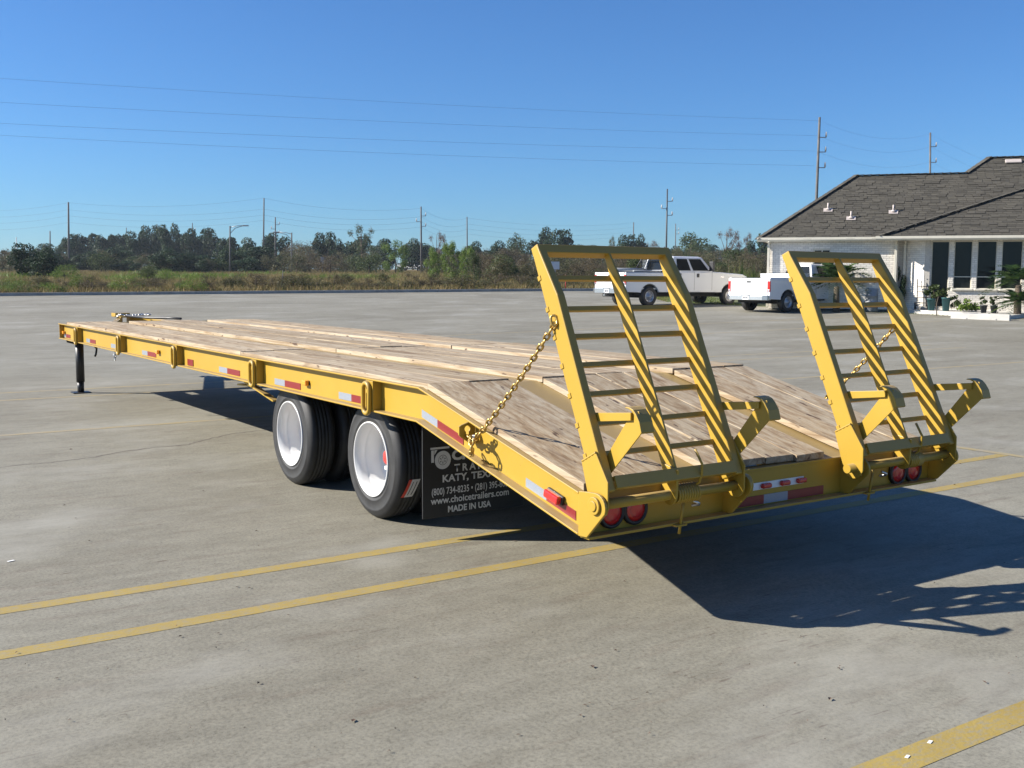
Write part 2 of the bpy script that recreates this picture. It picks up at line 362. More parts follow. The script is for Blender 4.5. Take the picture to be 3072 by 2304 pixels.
# ------------------------------------------------------------------ ground, parking lot, markings
def sheet(name, poly, dz, mat, breaks=(26.5, 60, 320)):      # flat polygon in (lat, dep) laid on the ground profile
    bm = bmesh.new(); vs = [bm.verts.new((a, b, 0)) for a, b in poly]; f = bm.faces.new(vs)
    if f.calc_area() and f.normal.z < 0: bmesh.ops.reverse_faces(bm, faces=[f])
    for d in breaks: bmesh.ops.bisect_plane(bm, geom=bm.verts[:] + bm.edges[:] + bm.faces[:], plane_co=(0, d, 0), plane_no=(0, 1, 0))
    for v in bm.verts:
        p = LD(v.co.x, v.co.y); v.co = (p.x, p.y, gz(v.co.y) + dz) if False else (p.x, p.y, gz(latdep(p.x, p.y)[1]) + dz)
    bmesh.ops.triangulate(bm, faces=bm.faces[:]); bmesh.ops.recalc_face_normals(bm, faces=bm.faces)
    if sum(fc.normal.z for fc in bm.faces) < 0: bmesh.ops.reverse_faces(bm, faces=bm.faces)
    me = bpy.data.meshes.new(name); bm.to_mesh(me); bm.free(); me.materials.append(mat)
    return link_mesh(name, me)
tag(sheet('ground', [(-1800, -120), (1800, -120), (1800, 3500), (-1800, 3500)], -0.03, M['soil']), kind='structure')
E0, E1, E2, E3, E4, E5 = (-70, 34.0), (-24.4, 50.6), (1.7, 60.1), (6.3, 61.7), (6.9, 47.5), (14.3, 38.9)
lot = sheet('parking_lot', [(-120, -60), (90, -60), (90, 30), (30, 34.3), E5, E4, E3, E2, E1, E0, (-120, 15.5)], 0.0, M['concrete'])
tag(lot, kind='structure')
lawn_base = tag(sheet('lawn', [E4, E5, (26, 33.5), (60, 33), (60, 60), (9, 60)], -0.012, paint('lawn_soil', (0.09, 0.10, 0.03), 0.95, 0.35, 2)), kind='structure')

def wsheet(name, poly, dz, mat, parent=None):
    o = sheet(name, [latdep(x, y) for x, y in poly], dz, mat)
    if parent: o.parent = parent
    return o
def stripe(x, y0, y1, w=0.105, mat='stripe'):
    o = wsheet('parking_line', [(x - w / 2, y0), (x + w / 2, y0), (x + w / 2, y1), (x - w / 2, y1)], 0.0014, M[mat]); return tag(o, kind='structure')
for x in (0.853, 1.47): stripe(x, -4.6, 9.0)
stripe(-1.73, -4.6, 6.5, 0.12)
tag(wsheet('parking_line', [(-2.6, -4.62), (4.4, -4.62), (4.4, -4.52), (-2.6, -4.52)], 0.0028, M['faded']), kind='structure')
for x in (7.33, 10.47, 11.4): stripe(x, -1.5, 6.0, 0.10, 'faded'); stripe(x + 0.05, -18, -5.0, 0.10, 'faded')
for x in (17.2, 20.2): stripe(x, -27, -9, 0.10, 'faded')

# crack across the slab and a few dead leaves and chips
cpts = [on_ground(px, py) for px, py in [(-40, 1406), (100, 1392), (170, 1386), (280, 1372), (360, 1356), (440, 1345), (490, 1341), (545, 1336), (600, 1325), (650, 1311), (700, 1301), (770, 1293), (830, 1288)]]
mb = MB(); pts = []
for a, b in zip(cpts[:-1], cpts[1:]):
    for k in range(5):
        p = a.lerp(b, k / 5); pts.append(p + Vector((random.gauss(0, 0.012), random.gauss(0, 0.012), 0)))
for a, b in zip(pts[:-1], pts[1:]):
    d = (b - a).normalized(); n = Vector((-d.y, d.x, 0)) * random.uniform(0.004, 0.010)
    mb.quad((*(a - n).xy, GZ0 + .0012), (*(b - n).xy, GZ0 + .0012), (*(b + n).xy, GZ0 + .0012), (*(a + n).xy, GZ0 + .0012))
mb.build('crack', M['crack'], lot)
mb = MB()
for i in range(230):
    px, py = random.uniform(-100, 3100), 1120 + 1150 * random.random() ** 1.3
    p = on_ground(px, py); l = random.uniform(0.003, 0.010) * (1.5 if random.random() < 0.06 else 1); w = l * random.uniform(0.25, 0.7)
    a = PI / 2 + random.gauss(0, 0.5) if random.random() < 0.7 else random.uniform(0, PI); d = Vector((math.cos(a), math.sin(a), 0)); n = Vector((-d.y, d.x, 0))
    h = random.uniform(0.002, 0.007)
    mb.add([p - d * l + Vector((0, 0, .005)), p - n * w + Vector((0, 0, h + .004)), p + d * l + Vector((0, 0, .005)), p + n * w + Vector((0, 0, h + .004))], [(0, 1, 2, 3)])
tag(mb.build('leaf_litter', M['litter']), 'dry brown leaf crumbs scattered over the concrete', 'leaf litter', kind='stuff')
mb = MB()
for px, py, s in [(2790, 2228, .013), (2722, 2272, .012), (33, 1684, .018)]:
    p = on_ground(px, py); mb.obox(p + Vector((0, 0, .003)), (s * .4, s * .2, 0), (-s * .3, s * .9, 0), (0, 0, .0007))
tag(mb.build('paint_chips', M['chalk']), 'small white chips lying on the concrete', 'paint chips', kind='stuff')

# kerb along the far edge of the lot
mb = MB()
def kerb_run(A, B, h=0.15, w=0.16):
    n = max(1, int(math.hypot(B[0] - A[0], B[1] - A[1]) / 3.0))
    for i in range(n):
        a = (A[0] + (B[0] - A[0]) * i / n, A[1] + (B[1] - A[1]) * i / n); b = (A[0] + (B[0] - A[0]) * (i + 1) / n, A[1] + (B[1] - A[1]) * (i + 1) / n)
        p = LD(*a, gz(a[1])); q = LD(*b, gz(b[1])); d = (q - p); nn = Vector((-d.y, d.x, 0)).normalized()
        e = d.normalized() * 0.006
        mb.obox((p + q) / 2 + nn * w / 2 + Vector((0, 0, h / 2 - .04)), d / 2 - e, nn * w / 2, (0, 0, h / 2 + .04))
kerb_run(E0, E1); kerb_run(E1, E2); kerb_run(E2, E3)
tag(mb.build('kerb', M['kerb'], bevel=0.012), kind='structure')

# ------------------------------------------------------------------ the flatbed trailer (its rear end at x = 0, front towards +x, near side +y)
H = 1.2875; ZT = 0.86; ZB = 0.66; BEND = 1.4685; ZR = 0.517; LEN = 11.16
TH = math.atan2(ZT - ZR, BEND); BENDB = BEND + (ZT - ZB) * math.tan(TH / 2); ZRB = 0.320
SLOPE = (ZT - ZR) / BEND
TR = empty('flatbed_trailer', (0, 0, 0), 0, 'long yellow flatbed trailer with plank deck and two raised loading ramps', 'trailer')
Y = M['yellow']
def part(mb, name, mat, parent=None, bevel=0, **kw): return mb.build(name, mat, parent or TR, bevel, **kw)

for s in (1, -1):
    top = [(LEN, ZT), (BEND, ZT), (0, ZR)]; bot = [(LEN, ZB), (BENDB, ZB), (0, ZRB)]
    yy = lambda a, b: (s * a, s * b)
    mb = MB(); mb.prism([(LEN, ZT - .011), (BEND, ZT - .011), (0, ZR - .011), (0, ZRB + .011), (BENDB, ZB + .011), (LEN, ZB + .011)], *yy(H - .055, H - .063))
    beam = part(mb, 'side_beam', Y)
    mb = MB(); mb.prism(top + [(0, ZR - .011), (BEND, ZT - .011), (LEN, ZT - .011)], *yy(H - .11, H)); part(mb, 'top_flange', Y, beam, .003)
    mb = MB(); mb.prism([(LEN, ZB + .011), (BENDB, ZB + .011), (0, ZRB + .011)] + bot[::-1], *yy(H - .08, H)); part(mb, 'bottom_flange', Y, beam, .003)
    # stake pockets with welded tie-down rings
    for x in (2.06, 4.0, 6.0, 8.0, 10.06):
        mb = MB()
        for dx in (-.038, .046): mb.box((x + dx - .005, min(s * (H - .055), s * (H + .004)), ZB + .011), (x + dx + .005, max(s * (H - .055), s * (H + .004)), ZT - .011))
        a, b = sorted((s * (H - .004), s * (H + .004))); mb.box((x - .033, a, ZB + .012), (x + .041, b, ZT - .012))
        part(mb, 'stake_pocket', Y, None, .002)
        mb = MB(); zc, rr, hh = .740, .043, .050; loop = []
        for k in range(20):
            a = 2 * PI * k / 20; loop.append((x + .022 + rr * math.cos(a), s * (H + .016), zc + rr * math.sin(a) + (hh if math.sin(a) > 0 else -hh)))
        mb.tube(loop, .0145, 8, closed=True); mb.obox((x + .005, s * (H + .006), zc + .045), (.02, 0, 0), (0, .012, 0), (0, 0, .012)); part(mb, 'tie_down_ring', Y)
# main beams, cross members, front beam
for y0, y1 in ((.70, .50), (-.38, -.56)):
    yc = (y0 + y1) / 2; mb = MB()
    tp = [(LEN - .07, ZT - .004), (BEND, ZT - .004), (.004, ZR - .004)]; mb.prism(tp + [(p[0], p[1] - .016) for p in tp[::-1]], yc - .155, yc + .155)
    mb.prism([(LEN - .07, .845), (1.5, .845), (.02, .50), (.02, .34), (1.6, .62), (LEN - .07, .60)], yc - .006, yc + .006)
    mb.prism([(LEN - .07, .60), (1.6, .62), (.02, .345), (.02, .33), (1.6, .60), (LEN - .07, .585)], yc - .1, yc + .1); part(mb, 'main_beam', Y, None, .002)
for i in range(22):
    x = 1.75 + i * .42; mb = MB(); mb.box((x - .03, -H + .07, .765), (x + .03, H - .07, .84)); part(mb, 'cross_member', Y)
mb = MB(); mb.box((LEN - .06, -H + .001, ZB), (LEN - .05, H - .001, ZT - .001)); mb.box((LEN - .05, -H + .001, ZT - .012), (LEN + .001, H - .001, ZT - .001)); mb.box((LEN - .05, -H + .001, ZB), (LEN + .001, H - .001, ZB + .011)); part(mb, 'front_beam', Y, None, .002)

# deck planks
def plank(x0, x1, y0, y1, z, slope=0, th=.034):
    mb = MB(); bow = random.uniform(-.003, .003)
    P = lambda x, y, zz: (x, y, (z if not slope else ZR + .034 + SLOPE * x + (z - .885)) + zz)
    n = max(1, int(abs(x1 - x0) / .8)); ya, yb = min(y0, y1) + .0025, max(y0, y1) - .0025
    rag = [random.uniform(-.012, .012) for _ in range(2)]
    vs = []; fs = []
    for i in range(n + 1):
        x = x0 + (x1 - x0) * i / n; e = .002 * math.sin(i * 1.7 + y0 * 9) + bow
        if i == 0: xa, xb = x + rag[0], x + rag[1]
        else: xa = xb = x
        vs += [P(xa, ya, e - th), P(xb, yb, e - th), P(xb, yb, e), P(xa, ya, e)]
    for i in range(n):
        b = i * 4
        for k in range(4): fs.append((b + k, b + (k + 1) % 4, b + 4 + (k + 1) % 4, b + 4 + k))
    fs.append((3, 2, 1, 0)); e = n * 4; fs.append((e, e + 1, e + 2, e + 3))
    mb.add(vs, fs); return part(mb, 'plank', M['wood'], None, .003, fix=True)
def lane(edges, xf, xm, xd):
    for a, b in zip(edges[:-1], edges[1:]):
        plank(xf[0], xf[1], a, b, .8885 + random.uniform(-.002, .002)); plank(xm[0] + random.uniform(-.008, .008), xm[1], a, b, .885 + random.uniform(-.003, .003))
        plank(xd[0] + random.uniform(-.01, .01), xd[1] + random.uniform(-.008, .008), a, b, .885 + random.uniform(-.003, .003), 1)
lane((1.258, .985, .705), (4.40, 10.80), (1.425, 4.385), (.005, 1.415))
lane((.475, .265, .06, -.15, -.375), (4.33, 10.82), (1.415, 4.315), (.012, 1.405))
lane((-.565, -.80, -1.03, -1.235), (4.22, 10.78), (1.408, 4.205), (.005, 1.398))

# retro-reflective tape and lamps along the near side (and the same on the far side)
for s in (1, -1):
    yw = H - .055; ys = sorted((s * (yw + .0005), s * (yw + .003)))
    for w, r, e in ((11.09, 10.96, 10.71), (9.81, 9.62, 9.34), (8.61, 8.385, 8.24), (7.33, 7.13, 6.83), (4.97, 4.77, 4.475), (3.735, 3.54, 3.253), (2.622, 2.433, 2.26)):
        mb = MB(); mb.box((r, ys[0], .682), (w, ys[1], .727)); part(mb, 'white_tape', M['tape_white'])
        mb = MB(); mb.box((e, ys[0], .682), (r, ys[1], .727)); part(mb, 'red_tape', M['tape_red'])
    for w, r, e, zo in ((1.517, 1.341, 1.067, 0), (.484, .313, .084, .004)):
        zz = lambda x: .643 + .229 * (x - 1.341) + (.0 if x > .9 else .0)
        f = (lambda x: .643 + .224 * (x - 1.341)) if w > 1 else (lambda x: .4165 + .229 * (x - .313))
        mb = MB(); mb.prism([(r, f(r)), (w, f(w)), (w, f(w) + .044), (r, f(r) + .044)], *ys); part(mb, 'white_tape', M['tape_white'])
        mb = MB(); mb.prism([(e, f(e)), (r, f(r)), (r, f(r) + .044), (e, f(e) + .044)], *ys); part(mb, 'red_tape', M['tape_red'])
    for x in (11.03, 6.72, 3.13):
        mb = MB(); a, b = sorted((s * yw, s * (yw + .005))); mb.box((x - .036, a, .727), (x + .032, b, .76)); mbase = part(mb, 'marker_lamp', M['dark_plastic'], None, .004)
        mb = MB(); a, b = sorted((s * (yw + .005), s * (yw + .034))); mb.box((x - .034, a, .724), (x + .034, b, .763)); part(mb, 'lens', M['lamp_amber'], mbase, .008)
    mb = MB(); mb.box((5.66, ys[0], .68), (5.82, ys[1] + s * .003, .735)); part(mb, 'red_reflector', M['tape_red'])
    mb = MB(); c = Vector((.232, s * (yw + .008), .452)); t = Vector((math.cos(TH), 0, math.sin(TH))); nrm = Vector((-t.z, 0, t.x))
    mb.obox(c, t * .062, (0, .008, 0), nrm * .022); lb = part(mb, 'side_lamp', M['dark_plastic'], None, .004)
    mb = MB(); mb.obox(c + Vector((0, s * .02, 0)), t * .056, (0, .014, 0), nrm * .02); part(mb, 'lens', M['lamp_red'], lb, .008)

# rear bumper, hinge gussets, tail lights
mb = MB(); mb.box((-.008, -H + .014, .322), (0, H - .014, .503)); mb.box((-.012, -H + .014, .503), (.05, H - .014, .5165)); mb.box((-.066, -H + .014, .309), (0, H - .014, .322)); bumper = part(mb, 'rear_bumper', Y, None, .002)
def gusset(y):
    pts = [(-.002, .318), (-.064, .322)]
    for k in range(9):
        a = -.35 + k * (PI / 2 + .45) / 8; pts.append((-.122 + .070 * math.cos(PI - a) * 1.0, .470 + .062 * math.sin(a)))
    pts += [(-.05, .527), (-.002, .521)]
    mb = MB(); mb.prism(pts, y - .007, y + .007); return part(mb, 'hinge_gusset', Y, None, .003)
for y in (H - .007, .385, -.50, -H + .007): gusset(y)
PX, PZ = -.122, .476
for y0, y1 in ((H + .006, .345), (-.40, -H - .006)):
    mb = MB(); mb.cyl((PX, y0, PZ), (PX, y1, PZ), .024, 20); part(mb, 'hinge_shaft', Y)
mb = MB(); mb.cyl((PX, H + .0005, PZ), (PX, H + .012, PZ), .040, 24); mb.cyl((PX, H + .012, PZ), (PX, H + .018, PZ), .024, 20); part(mb, 'hinge_cap', Y, None, .003)
mb = MB(); mb.cyl((PX, .376, PZ), (PX, .35, PZ), .05, 24); part(mb, 'hinge_cap', Y, None, .003)
for y, z in ((1.108, .405), (.968, .405), (-.977, .385), (-1.118, .385)):
    mb = MB(); mb.lathe([(.074, -.0085), (.074, -.024), (.066, -.03), (.056, -.026), (.056, -.012)], (0, y, z), 'x', 32); g = part(mb, 'tail_light', M['black'], bumper, fix=True)
    mb = MB(); mb.lathe([(.058, -.014), (.055, -.024), (.03, -.029), (.0001, -.03)], (0, y, z), 'x', 32); part(mb, 'light_lens', M['lamp_red'], bumper, fix=True)
mb = MB(); mb.box((-.012, -.195, .404), (-.0085, .182, .441)); part(mb, 'lamp_strip', M['sign_white'], bumper)
for y in (.10, -.04, -.165):
    mb = MB(); mb.box((-.036, y - .033, .410), (-.012, y + .033, .436)); part(mb, 'lamp_lens', M['lamp_red'], bumper, .008)
for y0, y1, m_ in ((.355, .102, 'tape_red'), (.102, -.075, 'tape_white'), (-.075, -.355, 'tape_red')):
    mb = MB(); mb.box((-.0115, y1, .328), (-.0085, y0, .375)); part(mb, 'rear_tape', M[m_], bumper)
for y in (.73, -.66):      # latch rods hanging by the shaft
    mb = MB(); mb.tube([(-.09, y, .44), (-.082, y + .005, .36), (-.075, y + .012, .27)], .007, 8); mb.obox((-.055, y + .01, .312), (.035, 0, 0), (0, .035, 0), (0, 0, .004)); part(mb, 'latch_rod', Y)
    mb = MB(); mb.tube([(-.13, y - .02, .435), (-.14, y - .05, .42), (-.12, y - .07, .41), (-.10, y - .04, .405)], .007, 6); part(mb, 'clip', M['steel'])

# loading ramps: frame coordinates s (up along the ramp), n (towards the deck)
TV = Vector((.414, 0, .910)); NV = Vector((.910, 0, -.414)); R0 = Vector((-.052, 0, .817))
def RP(s, n, y): p = R0 + TV * s + NV * n; return Vector((p.x, y, p.z))
def rprism(mb, poly, y0, y1): return mb.prism([tuple(RP(s, n, 0)[i] for i in (0, 2)) for s, n in poly], y0, y1)
def ring_link(mb, c, d, side, L=.051, W=.034, r=.0058, n=12, m=6):
    d = Vector(d).normalized(); side = Vector(side); side = (side - d * side.dot(d)).normalized(); pts = []
    for k in range(n):
        a = 2 * PI * k / n; st = (L - W) / 2
        pts.append(Vector(c) + d * (math.cos(a) * (W / 2 - r) + (st if math.cos(a) > 1e-6 else -st if math.cos(a) < -1e-6 else 0)) + side * math.sin(a) * (W / 2 - r))
    return mb.tube(pts, r, m, closed=True)
_lm = MB(); ring_link(_lm, (0, 0, 0), (1, 0, 0), (0, 1, 0)); LINK = _lm.mesh('chain_link', M['brass'])
def chain(parent_part, path, pitch=.0355, phase=0):
    P = [Vector(p) for p in path]; seg = [0]
    for a, b in zip(P[:-1], P[1:]): seg.append(seg[-1] + (b - a).length)
    n = int(seg[-1] / pitch)
    def pt(t):
        for i in range(len(P) - 1):
            if t <= seg[i + 1] or i == len(P) - 2: return P[i].lerp(P[i + 1], (t - seg[i]) / max(1e-6, seg[i + 1] - seg[i]))
    for i in range(n):
        t = (i + .5) * pitch; d = (pt(min(seg[-1], t + .01)) - pt(max(0, t - .01))).normalized()
        ref = Vector((0, 1, 0)) if abs(d.y) < .9 else Vector((1, 0, 0)); u = d.cross(ref).normalized(); v = u.cross(d)
        ang = PI / 4 + (PI / 2 if i % 2 else 0) + random.uniform(-.2, .2); w = u * math.cos(ang) + v * math.sin(ang); q = d.cross(w)
        o = bpy.data.objects.new('chain_link', LINK); COL.objects.link(o); o.parent = parent_part
        c = pt(t); o.matrix_local = Matrix(((d.x, w.x, q.x, c.x), (d.y, w.y, q.y, c.y), (d.z, w.z, q.z, c.z), (0, 0, 0, 1)))

def make_ramp(yl, yr, near):
    ym = (yl + yr) / 2 - .006
    mb = MB(); rprism(mb, [(-.292, -.012), (-.235, -.012), (-.235, -.002), (-.292, -.002)], yr + .046, yl - .046); rprism(mb, [(-.245, -.002), (-.235, -.002), (-.235, .085), (-.245, .085)], yr + .046, yl - .046)
    rprism(mb, [(-.292, -.002), (-.283, -.002), (-.283, .03), (-.292, .03)], yr + .046, yl - .046)
    rprism(mb, [(-.350, .118), (-.238, .118), (-.238, .126), (-.350, .126)], yr + .047, yl - .047)
    R = part(mb, 'loading_ramp', Y, None, .002)
    rail = [(-.30, 0), (.631, 0), (.911, .055), (.911, .103), (-.30, .103)]
    for a, b in ((yl - .045, yl), (yr, yr + .045)):
        mb = MB(); rprism(mb, rail, a, b); part(mb, 'rail', Y, R, .006)
        sl = [(-.02, .110), (.085, -.004), (-.2, -.010), (-.30, -.012)]
        mb = MB(); pts = [(.005, .650), (-.095, .706), (-.182, .585)]
        for k in range(7):
            an = PI + .15 + k * (PI - .3) / 6; pts.append((PX + .062 * math.cos(an), PZ + .058 * math.sin(an)))
        pts += [(-.04, .52)]; pts = pts[::-1]
        yo = (b, b + .009) if b == yl else (a - .009, a); mb.prism(pts, *yo); part(mb, 'hinge_sleeve', Y, R, .003)
        mb = MB(); yb_ = b + .002 if b == yl else a - .002; mb.tube([Vector((.004 - .1 * k / 9, yb_ + (.004 if b == yl else -.004) + .001 * (k % 2), .653 + .054 * k / 9)) for k in range(10)], [.0045 + .0012 * (k % 2) for k in range(10)], 6); part(mb, 'weld_bead', Y, R)
    mb = MB(); rprism(mb, [(-.235, 0), (.631, 0), (.87, .047), (.87, .084), (-.235, .084)], ym - .006, ym + .006); part(mb, 'middle_rail', Y, R, .002)
    mb = MB(); rprism(mb, [(.868, .048), (.913, .052), (.913, .1055), (.868, .1055)], yr + .001, yl - .001); part(mb, 'top_bar', Y, R, .004)
    for s_ in (.756, .598, .459, .318, .175, .034, -.11):
        mb = MB(); rprism(mb, [(s_ - .012, .0845), (s_ + .012, .0845), (s_ + .012, .1075), (s_ - .012, .1075)], yr - .004, yl + .004); part(mb, 'rung', Y, R, .002)
    for y in (yl - .052, yr - .006):      # kick stands with curved feet
        mb = MB(); pl = lambda P, y0, y1: mb.prism(P, y0, y1)
        pl([(.005, .868), (-.008, .829), (-.262, .862), (-.262, .897)], y - .006, y + .006); stand = part(mb, 'kick_stand', Y, R, .002)
        mb = MB(); mb.prism([(-.062, .652), (-.104, .596), (-.327, .822), (-.300, .905), (-.262, .905)], y - .0125, y - .0065); part(mb, 'kick_stand', Y, R, .002)
        arc = [(-.238, .920), (-.262, .919), (-.284, .911), (-.304, .893), (-.326, .862), (-.340, .818)]
        mb = MB(); mb.prism(arc + [(x + .010, z - .006) for x, z in arc[::-1]], y - .062, y + .012); part(mb, 'kick_stand_foot', Y, R, .002, fix=True)
    # lug, spring and its arm
    yq = ym + .01 if near else ym
    pts = [(-.07, .62), (-.175, .60)] + [(PX + .047 * math.cos(PI + k * PI / 8), PZ + .047 * math.sin(PI + k * PI / 8)) for k in range(9)]
    mb = MB(); mb.prism(pts, yq - .007, yq + .007); part(mb, 'hinge_lug', Y, R, .003)
    hel = []; n = 9 if near else 5; y0 = yq - .02
    for k in range(n * 12 + 1): a = 2 * PI * k / 12; hel.append((PX + .040 * math.cos(a), y0 - k / 12 * .0155, PZ + .040 * math.sin(a)))
    hel += [(-.168, y0 - n * .0155 + .02, .53), (-.182, y0 - n * .0155 + .02, .57), (-.186, y0 - n * .0155 + .022, .615), (-.16, y0 - n * .0155 + .045, .685)]
    mb = MB(); mb.tube(hel, .0068, 6); part(mb, 'torsion_spring', Y, R)
    if not near:
        mb = MB(); mb.cyl((PX, yq - .03, PZ), (PX, yq - .14, PZ), .043, 20); part(mb, 'spring_sleeve', Y, R)
    return R
make_ramp(1.258, .430, True); make_ramp(-.460, -1.268, False)

for s in (1, -1):       # ramp chains with keeper plates
    mb = MB(); top = Vector((.212, s * 1.266, 1.262)) if s > 0 else Vector((.262, -1.276, 1.18))
    ring_link(mb, top + Vector((.004, s * .004, .012)), (0.35, 0, 1), (.6, s * .6, 0), .062, .042, .007, 12, 6)
    ring_link(mb, (.822, s * 1.30, .668), (-.6, 0, 1), (0, 1, 0), .05, .036, .006); cp = part(mb, 'ramp_chain', M['brass'])
    end = Vector((.835, s * 1.298, .655)); mid = top.lerp(end, .5) + Vector((0, 0, -.022)); q1 = top.lerp(end, .25) + Vector((0, 0, -.016)); q3 = top.lerp(end, .75) + Vector((0, 0, -.017))
    chain(cp, [top, q1, mid, q3, end])
    chain(cp, [end, (.885, s * 1.30, .638), (.94, s * 1.29, .652)])
    lp_ = [(.862 + .075 * math.cos(2 * PI * k / 16) * .85, s * (1.312 - .075 * math.cos(2 * PI * k / 16) * .53), .612 + .045 * math.sin(2 * PI * k / 16)) for k in range(17)]
    chain(cp, lp_)
    mb = MB(); mb.cyl((.836, s * 1.285, .668), (.836, s * 1.32, .660), .011, 10); part(mb, 'clevis_pin', M['steel'], cp)
    # keyhole plate across the flanges
    o_ = [(s * 1.2375, .735), (s * 1.335, .705), (s * 1.335, .655), (s * 1.2375, .590)]
    mb = MB(); n = 24; inner = []; outer = []; c0 = (s * 1.285, .688)
    for k in range(n):
        a = 2 * PI * k / n; r = .017 + (.014 if math.sin(a) < -.92 else 0); inner.append((c0[0] + r * math.cos(a), c0[1] + r * math.sin(a)))
        best = None                                     # where the ray leaves the outer outline
        for i in range(4):
            (x1, z1), (x2, z2) = o_[i], o_[(i + 1) % 4]; dx, dz = math.cos(a), math.sin(a); den = dx * (z2 - z1) - dz * (x2 - x1)
            if abs(den) < 1e-9: continue
            t = ((x1 - c0[0]) * (z2 - z1) - (z1 - c0[1]) * (x2 - x1)) / den; u = ((x1 - c0[0]) * dz - (z1 - c0[1]) * dx) / den
            if t > 0 and -1e-6 <= u <= 1 + 1e-6 and (best is None or t < best): best = t
        outer.append((c0[0] + best * math.cos(a), c0[1] + best * math.sin(a)))
    vs = [(x, p[0], p[1]) for x in (.945, .955) for L_ in (inner, outer) for p in L_]; fs = []
    for k in range(n):
        j = (k + 1) % n; fs += [(k, j, n + j, n + k), (2 * n + k, 3 * n + k, 3 * n + j, 2 * n + j), (n + k, n + j, 3 * n + j, 3 * n + k), (k, 2 * n + k, 2 * n + j, j)]
    mb.add(vs, fs); part(mb, 'chain_keeper', Y, None, fix=True)

# axles and wheels
WX = (3.571, 2.255); WR = .376; WZ = .331
for x in WX:
    mb = MB(); mb.cyl((x, -1.02, WZ), (x, 1.02, WZ), .062, 18)
    for s in (1, -1): mb.cyl((x, s * .68, WZ), (x, s * .73, WZ), .15, 24); mb.box((x - .35, s * .60 - .035, WZ + .09), (x + .35, s * .60 + .035, WZ + .12)); mb.box((x - .05, s * .60 - .045, WZ - .08), (x + .05, s * .60 + .045, WZ + .125))
    part(mb, 'axle', M['drum'], None, .004)
for x in (2.91, 4.25, 1.62):
    mb = MB()
    for s in (1, -1): mb.box((x - .05, s * .60 - .05, .40), (x + .05, s * .60 + .05, .58))
    part(mb, 'spring_hanger', Y)
def make_wheel(x, yo, s, inner_only=False):
    o = (x, 0, WZ); Yp = lambda prof: [(r, s * (yo + t)) for r, t in prof]
    mb = MB(); mb.lathe(Yp([(.055, -.20), (.062, -.195), (.062, -.135), (.05, -.125), (.046, -.12)]), o, 'y', 20)
    for k in range(8): a = 2 * PI * k / 8; c = Vector((x + .115 * math.cos(a), s * (yo - .172), WZ + .115 * math.sin(a))); mb.cyl(c, c + Vector((0, s * .03, 0)), .014, 6)
    wh = part(mb, 'wheel', M['white_rim'], None, fix=True)
    for off in (0, -.245):
        prof = [(.226, -.016), (.234, -.006), (.247, -.001), (.258, .0015), (.262, .004), (.266, .0015), (.290, .003), (.318, .001), (.325, .004), (.330, .001), (.344, -.005), (.358, -.013), (.368, -.024), (.3745, -.036)]
        tw = .208; gr = [-.066, -.090, -.118, -.142]
        for g in gr: prof += [(.376, g + .006), (.3715, g + .004), (.3715, g - .004), (.376, g - .006)]
        prof += [(.3745, -tw + .036), (.368, -tw + .024), (.358, -tw + .013), (.342, -tw + .005), (.30, -tw), (.25, -tw + .002), (.226, -tw + .02)]
        mb = MB(); mb.lathe([(r, s * (yo + off + t)) for r, t in prof], o, 'y', 72)
        for k in range(120):                             # shoulder sipes
            a = 2 * PI * k / 120; c, d = math.cos(a), math.sin(a)
            for t0, t1 in ((-.030, -.048), (-tw + .030, -tw + .048)):
                e = Vector((-d, 0, c)) * .0035; r0, r1 = .3725, .3775
                q = [Vector((x + r0 * c, s * (yo + off + t0), WZ + r0 * d)), Vector((x + r1 * c, s * (yo + off + t1), WZ + r1 * d))]
                mb.quad(q[0] - e, q[1] - e, q[1] + e, q[0] + e)
        part(mb, 'tyre', M['rubber'], wh, fix=True)
        rp = [(.226, -.018), (.236, -.010), (.2385, -.002), (.2375, .005), (.232, .007), (.228, .003), (.222, -.010), (.213, -.020), (.211, -.055), (.207, -.066), (.2005, -.074), (.199, -.150), (.190, -.168), (.16, -.176), (.13, -.172), (.085, -.168), (.06, -.17)]
        mb = MB(); mb.lathe([(r, s * (yo + off + t)) for r, t in rp], o, 'y', 64); part(mb, 'rim', M['white_rim'], wh, fix=True)
    mb = MB(); mb.lathe(Yp([(.047, -.125), (.045, -.108), (.03, -.102), (.0001, -.101)]), o, 'y', 20); part(mb, 'hub_cap', M['hub_red'], wh, fix=True)
    return wh
for x in WX:
    for s in (1, -1): make_wheel(x, 1.19, s)
# paper label on the tread of the near rear wheel
mbw, mbr, mbt = MB(), MB(), MB()
for k in range(8):
    a0, a1 = [math.radians(180 + 12.4 + 18.5 * j / 8) for j in (k, k + 1)]
    for m_, ya, yb, rr in ((mbr, 1.128, 1.106, .3785), (mbw, 1.106, 1.050, .3785), (mbt, 1.094, 1.089, .3789), (mbt, 1.070, 1.064, .3789)):
        if m_ is mbt and k in (0, 7): continue
        sh0, sh1 = .008 + .035 * k / 8, .008 + .035 * (k + 1) / 8
        P = lambda a, y: (WX[1] + rr * math.cos(a), y, WZ + rr * math.sin(a))
        m_.quad(P(a0, ya - .018 + sh0), P(a0, yb - .018 + sh0), P(a1, yb - .018 + sh1), P(a1, ya - .018 + sh1))
tl = part(mbw, 'tyre_label', M['sticker_white'], None, fix=True); part(mbr, 'label_band', M['sticker_red'], tl, fix=True); part(mbt, 'label_band', M['dark_plastic'], tl, fix=True)

